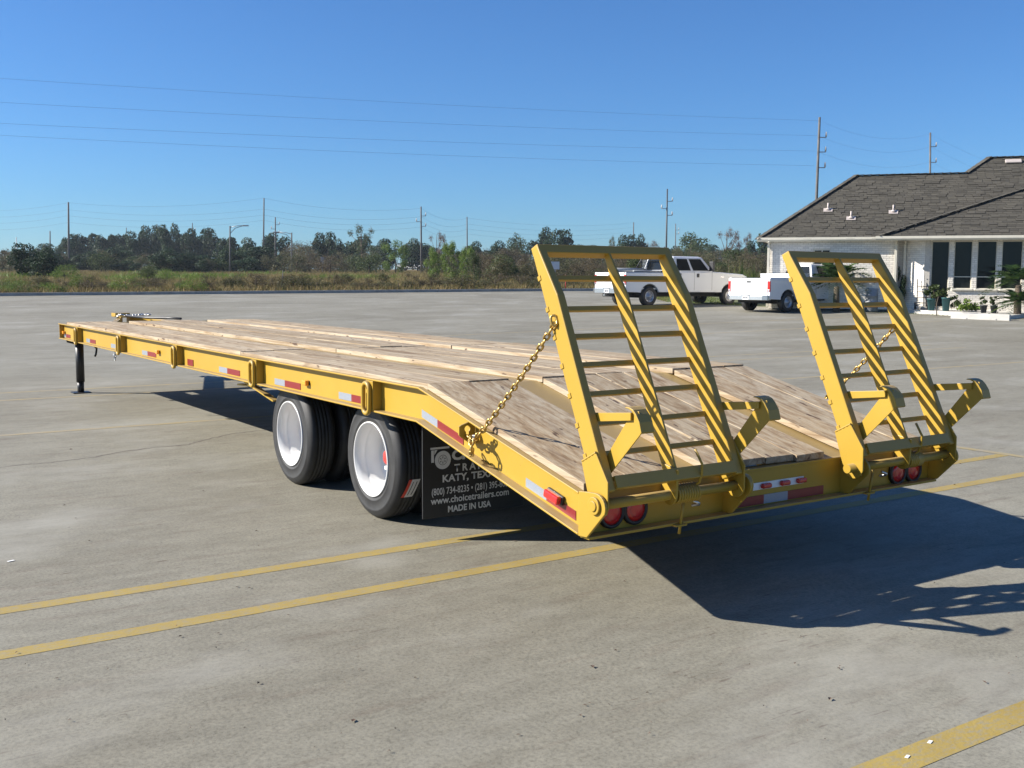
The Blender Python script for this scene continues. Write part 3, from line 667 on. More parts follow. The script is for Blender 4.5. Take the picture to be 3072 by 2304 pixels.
# mud flaps and their print
for s in (1, -1):
    mb = MB(); a, b = sorted((s * 1.196, s * .49)); mb.box((1.580, a, .075), (1.590, b, .63)); fl = part(mb, 'mud_flap', M['flap'], None, .003)
    if s > 0: FLAP = fl
def lettering(txt, y0, y1, z0, hgt, name='lettering', space=1.0, bold=.03):
    cu = bpy.data.curves.new(name, 'FONT'); cu.body = txt; cu.offset = bold; cu.space_character = space; cu.resolution_u = 3
    ob = bpy.data.objects.new(name, cu); COL.objects.link(ob); bpy.context.view_layer.update()
    me = bpy.data.meshes.new_from_object(ob.evaluated_get(bpy.context.evaluated_depsgraph_get())); bpy.data.objects.remove(ob); bpy.data.curves.remove(cu)
    n = len(me.vertices); co = np.empty(n * 3); me.vertices.foreach_get('co', co); co = co.reshape(-1, 3)
    x0, x1 = co[:, 0].min(), co[:, 0].max(); sc = (y0 - y1) / (x1 - x0); sz = hgt / 0.70
    out = np.stack([np.full(n, 1.5785), y0 - (co[:, 0] - x0) * sc, z0 + co[:, 1] * sz], 1); me.vertices.foreach_set('co', out.ravel()); me.update()
    me.materials.clear(); me.materials.append(M['print_white']); return link_mesh(name, me, FLAP)
lettering('CHOICE', 1.001, .64, .407, .055, bold=.05); lettering('TRAILERS', .984, .62, .337, .042, space=1.5)
lettering('KATY, TEXAS', 1.064, .672, .281, .041); lettering('(800) 734-8235 \u2022 (281) 395-8000', 1.137, .585, .209, .040, bold=.015)
lettering('www.choicetrailers.com', 1.144, .598, .156, .040, bold=.02); lettering('MADE IN USA', 1.028, .727, .099, .036)
mb = MB(); xq = 1.5785
def fpoly(P, x=xq): mb.add([(x, a, b) for a, b in P], [tuple(range(len(P)))])
fpoly([(1.145, .490), (1.018, .490), (1.018, .478), (1.145, .478)]); fpoly([(1.140, .474), (1.122, .474), (1.122, .402), (1.140, .402)]); fpoly([(1.119, .474), (1.098, .474), (1.119, .445)])
def fring(r0, r1, x=xq, c=(1.062, .412)):
    n = 28; mb.add([(x, c[0] + r * math.cos(2 * PI * k / n), c[1] + r * math.sin(2 * PI * k / n)) for r in (r0, r1) for k in range(n)], [(k, (k + 1) % n, n + (k + 1) % n, n + k) for k in range(n)])
fring(.030, .054); fring(.0001, .009); fring(.020, .0275)
for k in range(6): a = 2 * PI * k / 6; fring(.0001, .006, xq, (1.062 + .0145 * math.cos(a), .412 + .0145 * math.sin(a)))
part(mb, 'wheel_emblem', M['print_white'], FLAP)

# small fittings under the near beam, landing jack, drawbar
mb = MB(); mb.bar((4.34, H - .06, .652), (3.84, H - .10, .545), .05, .012); part(mb, 'flap_bracket', Y); mb = MB(); mb.bar((4.66, H - .12, .60), (4.30, H - .12, .612), .05, .012); part(mb, 'flap_bracket', Y)
mb = MB(); mb.bar((2.75, H - .1, .655), (2.55, H - .25, .60), .05, .012); part(mb, 'flap_bracket', Y)
JX, JY = 10.90, 1.09
mb = MB(); mb.cyl((JX, JY, .10), (JX, JY, .657), .052, 20); jack = part(mb, 'landing_jack', M['black'])
mb = MB(); mb.cyl((JX, JY, GZ0 + .012), (JX, JY, .10), .042, 18); part(mb, 'jack_leg', M['black'], jack)
mb = MB(); mb.box((JX - .11, JY - .11, GZ0 + .001), (JX + .11, JY + .11, GZ0 + .013)); part(mb, 'jack_foot', M['black'], jack, .003)
mb = MB(); mb.tube([(JX + dx, JY + dy, z) for dx, dy, z in ((0, .15, .665), (.02, .14, .63), (0, .07, .61), (0, 0, .61), (0, -.115, .605), (-.01, -.175, .58), (-.02, -.21, .53), (-.02, -.20, .46), (-.02, -.185, .425))], .013, 8); part(mb, 'jack_handle', M['black'], jack)
mb = MB(); ring_link(mb, (8.36, H - .03, .64), (0, 0, 1), (1, 0, 0)); hk = part(mb, 'safety_hook', M['steel'])
mb = MB(); ring_link(mb, (8.36, H - .03, .605), (.2, 0, 1), (0, 1, 0)); ring_link(mb, (8.362, H - .03, .572), (0, 0, 1), (1, 0, 0), .05, .036, .007); part(mb, 'hook_link', M['steel'], hk)
mb = MB()
for s in (1, -1): mb.bar((11.13, s * .62, .765), (12.95, s * .06, .795), .07, .14)
db = part(mb, 'drawbar', Y, None, .004)
mb = MB(); mb.box((12.45, -.11, .872), (13.02, .17, .886)); mb.box((12.62, .0, .886), (12.86, .21, .935)); part(mb, 'drawbar_plate', Y, db, .003)
mb = MB(); mb.lathe([(.05, -.02), (.07, 0), (.05, .02), (.035, 0), (.05, -.02)], (13.16, 0, .72), 'z', 20); mb.box((12.95, -.06, .68), (13.10, .06, .76)); part(mb, 'pintle_eye', M['drum'], db, fix=True)
mb = MB()
for k in range(14): ring_link(mb, (12.44 + random.uniform(-.1, .1), .2 - k * .035, .90 + random.uniform(0, .02)), (random.uniform(-1, 1), -1, random.uniform(-.4, .4)), (1, 0, random.uniform(-1, 1)), .06, .042, .008)
part(mb, 'drawbar_chain', M['steel'], db)
mb = MB(); mb.tube([(12.4, .1, .90), (11.9, -.05, .885), (11.5, -.22, .893), (11.1, -.3, .895)], .018, 6); part(mb, 'cable_loom', M['black'], db)

# ------------------------------------------------------------------ pickup trucks (local: x forward, y left, rear axle at x = 0, wheels on z = 0)
def arc_pts(cx, cz, r, a0, a1, n=10): return [(cx + r * math.cos(a0 + (a1 - a0) * k / n), cz + r * math.sin(a0 + (a1 - a0) * k / n)) for k in range(n + 1)]
def pickup(loc, rz, p, label, group=None, detail=True):
    T = empty('pickup_truck', loc, rz, label, 'pickup truck', group)
    W = p['w'] / 2; wb, ro, fo = p['wb'], p['ro'], p['fo']; R = p['r']; sill, rail, belt, roof, hood = p['sill'], p['rail'], p['belt'], p['roof'], p['hood']
    bx1 = p['bed1']; c0, c1 = bx1 + .025, p['cowl']; nose = wb + fo; wh = M['car_white']; ar = R + .10
    # bed sides with wheel arches, floor, front wall
    for s in (1, -1):
        P = [(-ro, sill + .02), (-math.sqrt(max(.01, ar * ar - (sill - R) ** 2)), sill)] + arc_pts(0, R, ar, PI - math.asin((sill - R) / ar), math.asin((sill - R) / ar)) + [(bx1, sill), (bx1, rail), (-ro, rail)]
        mb = MB(); mb.prism(P, *sorted((s * W, s * (W - .10)))); bed = mb.build('bed_side', wh, T, .03)
        mb = MB(); mb.box((-ro + .05, *[sorted((s * (W - .02), s * (W - .11)))[0]], rail), (bx1 - .03, sorted((s * (W - .02), s * (W - .11)))[1], rail + .02)); mb.build('bed_rail_cap', M['dark_plastic'] if p['dark_rail'] else wh, T, .005)
    mb = MB(); mb.box((-ro + .06, -W + .10, sill + .12), (bx1 - .005, W - .10, sill + .18)); mb.box((bx1 - .06, -W + .1, sill + .18), (bx1 - .004, W - .1, rail - .01)); mb.build('bed_floor', wh, T)
    mb = MB(); mb.box((-ar - .03, -W + .1005, sill + .18), (ar + .03, -W + .30, R + ar + .02)); mb.box((-ar - .03, W - .30, sill + .18), (ar + .03, W - .1005, R + ar + .02)); mb.build('wheel_well', M['under'], T)
    mb = MB(); mb.box((-ro - .005, -W + .115, sill + .10), (-ro + .055, W - .115, rail - .005)); tg = mb.build('tailgate', wh, T, .018)
    mb = MB(); mb.box((-ro - .014, -.10, rail - .16), (-ro - .005, .10, rail - .10)); mb.build('tailgate_handle', M['dark_plastic'], tg, .004)
    mb = MB(); mb.box((-ro - .012, -W + .22, sill + .17), (-ro - .0055, W - .22, sill + .178)); mb.build('tailgate_crease', M['chrome'], tg)
    for s in (1, -1):
        y0, y1 = sorted((s * (W + .006), s * (W - .112)))
        mb = MB(); mb.box((-ro - .012, y0, rail - .50), (-ro + .045, y1, rail - .10)); tl = mb.build('tail_light', M['lamp_red'], T, .02)
        mb = MB(); mb.box((-ro - .016, y0 + .02, rail - .49), (-ro - .011, y1 - .02, rail - .41)); mb.build('reverse_lens', M['chrome'], tl, .003)
    # bumper with plate
    bz0, bz1 = p['bump']
    bm_ = [(-ro - .17, -W + .22), (-ro - .17, W - .22), (-ro - .10, W - .03), (-ro + .10, W - .01), (-ro + .10, W - .05), (-ro - .03, W - .12), (-ro - .03, -W + .12), (-ro + .10, -W + .05), (-ro + .10, -W + .01), (-ro - .10, -W + .03)]
    mb = MB(); n = len(bm_); mb.add([(x, y, z) for z in (bz0, bz1) for x, y in bm_], [tuple(range(n)), tuple(range(2 * n - 1, n - 1, -1))] + [(k, (k + 1) % n, n + (k + 1) % n, n + k) for k in range(n)]); bp = mb.build('rear_bumper', M['chrome'], T, .015, fix=True)
    mb = MB(); mb.box((-ro - .172, -.22, bz1 - .018), (-ro - .05, .22, bz1 + .006)); mb.build('bumper_step', M['dark_plastic'], bp, .004)
    mb = MB(); mb.box((-ro - .180, -.155, bz0 + .015), (-ro - .1705, .155, bz1 - .02)); lp = mb.build('licence_plate', M['plate'], bp, .003)
    mb = MB()
    for k in range(6): mb.box((-ro - .1825, -.11 + k * .038 + (.012 if k > 2 else 0), bz0 + .05), (-ro - .1802, -.085 + k * .038 + (.012 if k > 2 else 0), bz1 - .06))
    mb.build('plate_print', M['black'], lp)
    if p['hitch']:
        mb = MB(); mb.box((-ro - .30, -.035, bz0 - .10), (-ro + .2, .035, bz0 - .03)); mb.lathe([(.0001, .03), (.022, .02), (.026, 0), (.015, -.03), (.012, -.05)], (-ro - .27, 0, bz0 + .02), 'z', 12); mb.build('tow_hitch', M['steel'], T, fix=True)
    # cab and nose lower body
    hx = c1
    P = [(c0, sill), (wb - math.sqrt(max(.01, ar * ar - (sill - R) ** 2)), sill)] + arc_pts(wb, R, ar, PI - math.asin((sill - R) / ar), math.asin((sill - R) / ar)) + [(nose - .06, sill + .02), (nose, sill + .18), (nose, hood - .26), (nose - .05, hood - .10), (nose - .18, hood - .04), (hx + .35, hood + .045), (hx, belt), (c0, belt)]
    mb = MB(); mb.prism(P, -W + .015, W - .015); body = mb.build('cab_body', wh, T, .045)
    # greenhouse
    g0, g1 = c0 + .02, hx; r0, r1 = c0 + .16, p['roof1']; ti = .17
    lo = [(g0, -W + .04), (g1, -W + .04), (g1, W - .04), (g0, W - .04)]; hi = [(r0, -W + ti + .04), (r1, -W + ti + .04), (r1, W - ti - .04), (r0, W - ti - .04)]
    zb, zt = belt - .02, roof - .05; vs = [(x, y, zb) for x, y in lo] + [(x, y, zt) for x, y in hi] + [(r0 + .10, -W + ti + .16, roof), (r1 - .14, -W + ti + .16, roof), (r1 - .14, W - ti - .16, roof), (r0 + .10, W - ti - .16, roof)]
    mb = MB(); mb.add(vs, [(3, 2, 1, 0), (8, 9, 10, 11)] + [(k, (k + 1) % 4, 4 + (k + 1) % 4, 4 + k) for k in range(4)] + [(4 + k, 4 + (k + 1) % 4, 8 + (k + 1) % 4, 8 + k) for k in range(4)]); mb.build('cab_roof', wh, T, .035, fix=True)
    L = lambda a, b, t: tuple(a[i] + (b[i] - a[i]) * t for i in range(3))
    def side_pt(s, x01, t):                       # point on the greenhouse side, x01 along, t up
        a = (g0 + (g1 - g0) * x01, s * (W - .04), zb); b = (r0 + (r1 - r0) * x01, s * (W - ti - .04), zt); q = L(a, b, t); return (q[0], q[1] + s * .006, q[2])
    for s in (1, -1):
        for (a, b) in p['wins']:
            mb = MB(); n = 4; q = [side_pt(s, a, .10), side_pt(s, b, .10), side_pt(s, b, .90), side_pt(s, a, .90)]; q2 = [(x, y + s * .006, z) for x, y, z in q]
            mb.add(q + q2, [(0, 1, 2, 3), (7, 6, 5, 4), (0, 4, 5, 1), (1, 5, 6, 2), (2, 6, 7, 3), (3, 7, 4, 0)]); mb.build('side_window', M['glass'], T, .004, fix=True)
        for x in p['doors']:
            mb = MB(); y0, y1 = sorted((s * (W - .013), s * (W - .0165))); mb.box((x - .006, y0, sill + .08), (x + .006, y1, belt - .01)); mb.build('door_gap', M['dark_plastic'], body)
        for x in p['handles']:
            mb = MB(); y0, y1 = sorted((s * (W - .016), s * (W + .012))); mb.box((x - .06, y0, belt - .24), (x + .06, y1, belt - .16 if not p['tall_handle'] else belt - .08)); mb.build('door_handle', M['dark_plastic'], T, .008)
        mx = p['mirror']
        mb = MB(); y0, y1 = sorted((s * (W + .02), s * (W + p['mw']))); mb.box((mx - .05, y0, belt + .02), (mx + .05, y1, belt + p['mh'])); mb.box((mx - .02, *sorted((s * (W - .05), s * (W + .03)))[:1], belt + .02), (mx + .02, sorted((s * (W - .05), s * (W + .03)))[1], belt + .08)); mb.build('mirror', M['dark_plastic'], T, .02)
        mb = MB(); y0, y1 = sorted((s * (W - .014), s * (W - .008))); mb.box((wb - .55, y0, belt - .24), (wb - .35, y1, belt - .19)); mb.build('fender_badge', M['chrome'], body)
        mb = MB(); y0, y1 = sorted((s * (W - .014), s * (W - .22))); mb.box((nose - .02, y0, hood - .28), (nose + .012, y1, hood - .12)); mb.build('headlight', M['chrome'], T, .01)
    for nm, (xa, xb), f in (('rear_window', (g0, r0), -1), ('windscreen', (g1, r1), 1)):
        q = []
        for t, yo in ((.14, W - .16), (.90, W - ti - .10)):
            x = xa + (xb - xa) * t + f * .007; z = zb + (zt - zb) * t; q += [(x, -yo, z), (x, yo, z)]
        q = [q[0], q[1], q[3], q[2]]; q2 = [(x + f * .006, y, z) for x, y, z in q]
        mb = MB(); mb.add(q + q2, [(0, 1, 2, 3), (7, 6, 5, 4), (0, 4, 5, 1), (1, 5, 6, 2), (2, 6, 7, 3), (3, 7, 4, 0)]); mb.build(nm, M['glass'], T, .004, fix=True)
    mb = MB(); mb.box((nose - .03, -W + .24, hood - .30), (nose + .008, W - .24, hood - .12)); mb.build('front_grille', M['dark_plastic'], T, .006)
    mb = MB(); mb.box((nose - .02, -W + .02, sill - .02), (nose + .12, W - .02, sill + .17)); mb.build('front_bumper', M['chrome'], T, .03)
    mb = MB(); mb.box((-ar - .02, -W + .12, sill - .1), (ar + .02, W - .12, sill + .115)); mb.box((wb - ar - .02, -W + .24, sill - .1), (wb + ar + .02, W - .24, R + ar - .03)); mb.box((-ro + .15, -W + .35, R - .02), (nose - .25, W - .35, sill + .13)); mb.box((c0 + .05, -W + .12, sill - .05), (wb - ar - .05, W - .12, sill + .06)); mb.cyl((0, -W + .2, R), (0, W - .2, R), .07, 10); mb.cyl((wb, -W + .2, R), (wb, W - .2, R), .05, 10); mb.build('underbody', M['under'], T)
    for x in (0, wb):
        for s in (1, -1):
            o = (x, s * (W - .13), R)
            mb = MB(); mb.lathe([(R * .56, s * .10), (R * .62, s * .115), (R * .86, s * .12), (R * .96, s * .10), (R, s * .07), (R, -s * .09), (R * .94, -s * .12), (R * .56, -s * .11)], o, 'y', 36); ty = mb.build('wheel', M['rubber'], T, fix=True)
            mb = MB(); mb.lathe([(R * .58, s * .112), (R * .55, s * .116), (R * .53, s * .09), (R * .46, s * .055), (R * .40, s * .07), (R * .20, s * .085), (R * .16, s * .125), (.0001, s * .13)], o, 'y', 32); mb.build('rim', M['alloy'], ty, fix=True)
            mb = MB()
            for k in range(8): a = 2 * PI * k / 8; c = Vector((x + R * .47 * math.cos(a), s * (W - .075 + .0), R + R * .47 * math.sin(a))); mb.cyl(c, c + Vector((0, s * .008, 0)), .024, 8)
            mb.build('rim_hole', M['under'], ty)
    return T, dict(W=W, rail=rail, c0=c0, ro=ro, bx1=bx1, roof=roof, belt=belt)

def heading(deg): h = RH * math.cos(math.radians(deg)) + FH * math.sin(math.radians(deg)); return h, math.atan2(h.y, h.x)
def truck_root(px, dep, W, deg):                       # from the column and distance of its near (right) rear wheel
    h = heading(deg)[0]; g = at_ground(px, dep); q = g + Vector((-h.y, h.x, 0)) * (W / 2 - .13); q.z = gz(latdep(q.x, q.y)[1]); return q
crew = dict(w=2.03, wb=4.45, ro=1.26, fo=.98, r=.40, sill=.56, rail=1.37, belt=1.42, roof=2.05, hood=1.36, bed1=1.22, cowl=3.52, roof1=3.0, bump=(.52, .72), hitch=True, dark_rail=True,
            wins=[(.10, .44), (.50, .90)], doors=(2.42, 3.42, 1.42), handles=(1.62, 2.62), tall_handle=True, mirror=3.25, mw=.26, mh=.42)
T1, i1 = pickup(truck_root(1944, 43.0, 2.03, 33), heading(33)[1], crew, 'white four door crew cab pickup with headache rack and dark bed rails')
mb = MB(); W1 = i1['W']                                                   # louvred rack behind the cab, and a pale roll on the bed rails
for y in (-W1 + .12, W1 - .12): mb.tube([(.72, y, i1['rail'] + .02), (1.12, y, i1['rail'] + .55), (1.12, y, i1['rail'] + .62)], .028, 8); mb.cyl((1.12, y, i1['rail'] + .02), (1.12, y, i1['rail'] + .75), .028, 8)
mb.cyl((1.12, -W1 + .1, i1['rail'] + .60), (1.12, W1 - .1, i1['rail'] + .60), .028, 8); mb.cyl((1.12, -W1 + .1, i1['rail'] + .06), (1.12, W1 - .1, i1['rail'] + .06), .028, 8); hr = mb.build('headache_rack', M['black'], T1)
for side in (-1, 1):
    for k in range(8):
        z = i1['rail'] + .10 + k * .06; mb = MB(); mb.obox((1.12, side * .70, z), (.012, 0, .012), (0, .19, 0), (-.004, 0, .004)); mb.build('rack_slat', M['chrome'], hr)
g = T1.matrix_basis
roll = MB(); roll.cyl((-.55, .55, i1['rail'] + .10), (1.05, .62, i1['rail'] + .10), .09, 14); roll.cyl((-.75, -.86, i1['rail'] + .05), (1.0, -.86, i1['rail'] + .05), .035, 10)
ro_ = roll.build('rolled_tarp', M['galv']); ro_.location = T1.location; ro_.rotation_euler = T1.rotation_euler; tag(ro_, 'grey rolled tarp lying along the bed rails of the crew cab pickup', 'rolled tarp')
reg = dict(w=1.98, wb=3.53, ro=1.07, fo=.88, r=.365, sill=.46, rail=1.24, belt=1.25, roof=1.80, hood=1.18, bed1=1.36, cowl=2.98, roof1=2.42, bump=(.44, .62), hitch=False, dark_rail=False,
           wins=[(.30, .90)], doors=(1.62, 2.80), handles=(1.80,), tall_handle=False, mirror=2.72, mw=.2, mh=.2)
T2, i2 = pickup(truck_root(2359, 39.2, 1.98, 37), heading(37)[1], reg, 'white single cab pickup with white toolbox and oval tailgate handle')
mb = MB(); mb.box((.70, -i2['W'] + .04, i2['rail'] + .025), (1.26, i2['W'] - .04, i2['rail'] + .16)); mb.box((.72, -i2['W'] + .14, i2['rail'] - .3), (1.24, i2['W'] - .14, i2['rail'] + .025)); tb = mb.build('toolbox', M['car_white'], None, .02)
mb = MB(); mb.box((.69, -i2['W'] + .03, i2['rail'] + .16), (1.27, i2['W'] - .03, i2['rail'] + .185)); mb.build('lid', M['car_white'], tb, .008)
tb.location = T2.location; tb.rotation_euler = T2.rotation_euler; tag(tb, 'white crossover toolbox behind the cab of the single cab pickup', 'toolbox')
gp = at_ground(1212, 250); T3, i3 = pickup(gp, heading(-22)[1], dict(crew, hitch=False), 'white pickup far off on the road behind green bushes')

# ------------------------------------------------------------------ the brick office building (local: a along the eave, b away from the camera)
O = LD(9.56, 41.4); AZ = math.radians(-18)
AV = (RH * math.cos(AZ) + FH * math.sin(AZ)); BV = (RH * -math.sin(AZ) + FH * math.cos(AZ)); GB = gz(41.0) + .07; EAVE = 3.08
BLD = empty('office_building', (O.x, O.y, 0), math.atan2(AV.y, AV.x), 'white painted brick office with grey shingle roof and tall dark windows', 'building')
# in the empty's frame x = a and y points to the left of a, i.e. away from the camera = b
BRK = MB(); BRK.box((-.5, -.5, -.5), (.5, .5, .5)); BRICK = BRK.mesh('brick', M['brick'])
pieces = dict(brick=0, shingle=0); rest = {'brick': MB(), 'shingle': MB()}
def piece(kind, mesh, parent, c, ax, ay, az):
    """a brick or shingle: the first 300 are objects, the others go into one mesh"""
    if pieces[kind] < 300 and random.random() < piece.p:
        o = bpy.data.objects.new(kind, mesh); COL.objects.link(o); o.parent = parent
        o.matrix_local = Matrix(((ax.x, ay.x, az.x, c.x), (ax.y, ay.y, az.y, c.y), (ax.z, ay.z, az.z, c.z), (0, 0, 0, 1))); pieces[kind] += 1
    else: rest[kind].obox(c, ax / 2, ay / 2, az / 2)
piece.p = 1.0
def brick_wall(a0, b0, a1, b1, z0, z1, voids=(), thick=.16, skip=()):
    p, q = Vector((a0, b0, 0)), Vector((a1, b1, 0)); d = (q - p); L = d.length; d.normalize(); n = Vector((d.y, -d.x, 0))       # n faces the camera side
    mb = MB(); xs = sorted({0, L} | {v[0] for v in voids} | {v[1] for v in voids}); zs = sorted({z0, z1} | {v[2] for v in voids} | {v[3] for v in voids})
    for xa, xb in zip(xs[:-1], xs[1:]):
        for za, zb in zip(zs[:-1], zs[1:]):
            xm, zm = (xa + xb) / 2, (za + zb) / 2
            if any(v[0] < xm < v[1] and v[2] < zm < v[3] for v in voids): continue
            mb.obox(p + d * xm - n * thick / 2 + Vector((0, 0, zm)), d * (xb - xa) / 2, n * thick / 2, (0, 0, (zb - za) / 2))
    w = mb.build('wall', M['mortar'], BLD)
    rows = int((z1 - z0) / .0762); bl = .203
    for r in range(rows):
        z = z0 + (r + .5) * .0762; x = -(bl / 2 if r % 2 else 0)
        while x < L - .02:
            xa, xb = max(0, x), min(L, x + bl); x += bl
            for v in voids:
                if v[2] - .03 < z < v[3] + .03:
                    if v[0] <= xa and xb <= v[1]: xa = xb = 0
                    elif xa < v[0] < xb: xb = v[0]
                    elif xa < v[1] < xb: xa = v[1]
            if xb - xa < .04: continue
            c = p + d * ((xa + xb) / 2) + n * .006 + Vector((0, 0, z)); k = random.uniform(.010, .022)
            piece('brick', BRICK, w, c, d * (xb - xa - .011), n * k, Vector((0, 0, .0655)))
    return w
WT = EAVE - .06
piece.p = .55
brick_wall(.42, .16, 5.05, .16, GB, WT, voids=[(1.60, 2.25, GB + 1.62, WT - .36)])
brick_wall(.42, 5.0, .42, .16, GB, WT)                                     # gable end
brick_wall(5.05, .55, 5.36, .55, GB, WT)                                   # shaded recess
mbw = MB(); mbw.box((5.05, .17, GB), (5.10, .55, WT)); mbw.build('wall', M['mortar'], BLD)
brick_wall(5.36, .50, 6.02, -.06, GB, WT)                                   # slanting bay wall in the sun
BW0, BWb = 6.20, .05
wins = []; a = .06
for wdt, zb in ((.60, GB + .12), (.61, GB + .80), (.65, GB + .80), (.68, GB + .80), (.70, GB + .80), (.70, GB + .80)):
    wins.append((a, a + wdt, zb, WT - .10)); a += wdt + .172
brick_wall(BW0, BWb, 12.2, BWb, GB, WT, voids=wins)
mb = MB(); mb.box((6.02, -.06, GB), (6.20, .05, WT)); mb.build('wall', M['mortar'], BLD)
for i, (a0, a1, z0, z1) in enumerate(wins):
    mb = MB()
    for lo, hi in (((a0, BWb + .02, z0), (a0 + .022, BWb + .10, z1)), ((a1 - .022, BWb + .02, z0), (a1, BWb + .10, z1)), ((a0 + .022, BWb + .02, z0), (a1 - .022, BWb + .10, z0 + .022)), ((a0 + .022, BWb + .02, z1 - .022), (a1 - .022, BWb + .10, z1))):
        mb.box((BW0 + lo[0], lo[1], lo[2]), (BW0 + hi[0], hi[1], hi[2]))
    wf = mb.build('window', M['trim'], BLD)
    mb = MB(); mb.box((BW0 + a0 + .022, BWb + .075, z0 + .022), (BW0 + a1 - .022, BWb + .085, z1 - .022)); mb.build('pane', M['glass'], wf)
    if i:
        mb = MB(); mb.box((BW0 + a0 + .022, BWb + .045, z0 + .42), (BW0 + a1 - .022, BWb + .072, z0 + .45)); mb.build('transom', M['trim'], wf)
        mb = MB(); mb.box((BW0 + a0 - .05, BWb - .10, z0 - .065), (BW0 + a1 + .05, BWb + .02, z0 - .002)); mb.build('sill', M['trim'], wf, .008)
a0, a1, z0, z1 = .42 + 1.60, .42 + 2.25, GB + 1.62, WT - .36
mb = MB()
for lo, hi in (((a0, .18, z0), (a0 + .05, .26, z1)), ((a1 - .05, .18, z0), (a1, .26, z1)), ((a0 + .05, .18, z0), (a1 - .05, .26, z0 + .05)), ((a0 + .05, .18, z1 - .05), (a1 - .05, .26, z1)), (((a0 + a1) / 2 - .02, .19, z0 + .05), ((a0 + a1) / 2 + .02, .25, z1 - .05))): mb.box(lo, hi)
wf = mb.build('window', M['trim'], BLD); mb = MB(); mb.box((a0 + .05, .22, z0 + .05), (a1 - .05, .23, z1 - .05)); mb.build('pane', M['glass'], wf)
# soffits, gutters, downspouts
BE = -.52; PIT = .752; PB = (3.456 * 0 + 2.05) / (2.66 - BE)
mb = MB(); mb.box((.0, .02, WT), (4.42, .40, WT + .03)); mb.box((4.34, BE + .02, WT), (16, .60, WT + .03)); mb.box((.02, .40, WT), (.42, 6.5, WT + .03)); mb.build('soffit', M['soffit'], BLD)
def gutter(a0, a1, b):
    prof = [(b, EAVE - .11), (b - .07, EAVE - .11), (b - .11, EAVE - .06), (b - .105, EAVE), (b - .12, EAVE + .02), (b - .13, EAVE + .02), (b - .13, EAVE - .07), (b - .08, EAVE - .135), (b, EAVE - .135)]
    mb = MB(); mb.prism(prof, a0, a1, f=lambda p, q, t: (t, p, q)); return mb.build('gutter', M['trim'], BLD, fix=True)
gutter(-.08, 4.36, 0); gutter(4.25, 16, BE)
for a, b in ((.36, .10), (5.0, .09), (5.33, .44)):
    mb = MB(); mb.box((a - .045, b - .075, GB + .05), (a + .045, b - .01, EAVE - .14)); mb.tube([(a, b - .05, EAVE - .25), (a, b - .2, EAVE - .12)], .04, 6); mb.build('downspout', M['trim'], BLD, .006)
# roof: front slope of the long wing, taller slope behind, lower porch slope in front
RU, T2r = 3.456, .85
def zA(b): return EAVE + .02 + PIT * b
RB1 = 2.66; PBs = (zA(RB1) + .03 - EAVE - .02) / (RB1 - BE)
def zB(b): return EAVE + .02 + PBs * (b - BE)
mb = MB(); th = Vector((0, 0, -.03))
A_poly = [(-.10, -.10), (16, -.10), (16, RU + .88), (7.6 + .88, RU + .88), (7.6, RU), (RU, RU)]
mb.add([(a, b, zA(b)) for a, b in A_poly], [tuple(range(6))]); mb.add([(-.10, -.10, zA(-.1)), (RU, RU, zA(RU)), (-.10, 2 * RU + .1, zA(-.1))], [(0, 1, 2)])
mb.add([(RU, RU, zA(RU)), (7.6, RU, zA(RU)), (7.6, 2 * RU, zA(0)), (-.1, 2 * RU + .1, zA(-.1))], [(0, 1, 2, 3)]); mb.add([(7.6, RU, zA(RU)), (8.48, RU + .88, zA(RU + .88)), (7.6, 9.5, zA(1.0)), (7.6, 2 * RU, zA(0))], [(0, 1, 2, 3)])
mb.add([(8.48, RU + .88, zA(RU + .88)), (16, RU + .88, zA(RU + .88)), (16, 11, zA(0)), (7.6, 11, zA(0))], [(0, 1, 2, 3)])
roof = mb.build('roof', M['felt'], BLD)
B_poly = [(4.33, BE - .06), (16, BE - .06), (16, RB1), (10.08, RB1)]
mb = MB(); mb.add([(a, b, zB(b)) for a, b in B_poly] + [(a, b, zB(b) - .05) for a, b in B_poly], [(0, 1, 2, 3), (7, 6, 5, 4)] + [(k, 4 + k, 4 + (k + 1) % 4, (k + 1) % 4) for k in range(4)])
for k in range(6):                                                           # closes the side between porch slope and main slope
    t0, t1 = k / 6, (k + 1) / 6; q = lambda t: (4.33 + (10.08 - 4.33) * t, BE + (RB1 - BE) * t)
    (aa, bb), (ac, bd) = q(t0), q(t1); mb.add([(aa, bb, zB(bb) - .05), (ac, bd, zB(bd) - .05), (ac, bd, min(zA(bd), zB(bd)) - .1), (aa, bb, max(EAVE - .1, min(zA(bb), zB(bb)) - .1))], [(0, 1, 2, 3)])
roofB = mb.build('porch_roof', M['felt'], BLD, fix=True)
SHM = MB(); SHM.box((-.5, -.5, -.5), (.5, .5, .5)); SHING = SHM.mesh('shingle', M['shingle'])
def shingles(zf, slope, inside, b0, b1, amin, amax, lift, parent):
    cs = math.sqrt(1 + slope * slope); db = .138 / cs; row = 0; b = b0
    up = Vector((0, -slope, 1)).normalized(); along = Vector((0, 1, slope)).normalized()
    while b < b1:
        a = amin - random.uniform(0, .3)
        while a < amax:
            wd = random.choice((.30, .30, .33)); ac, bc = a + wd / 2, b + db / 2
            if inside(ac, bc) and inside(a + .03, bc):
                th_ = random.choice((.006, .006, .008, .022)); tilt = (along - up * .045).normalized(); c = Vector((ac, bc + .01, zf(bc + .01))) + up * (lift + th_ / 2)
                u2 = Vector((1, 0, 0)).cross(tilt).normalized(); piece('shingle', SHING, parent, c, Vector((wd - .012, 0, 0)), tilt * .175, u2 * th_)
            a += wd
        b += db; row += 1
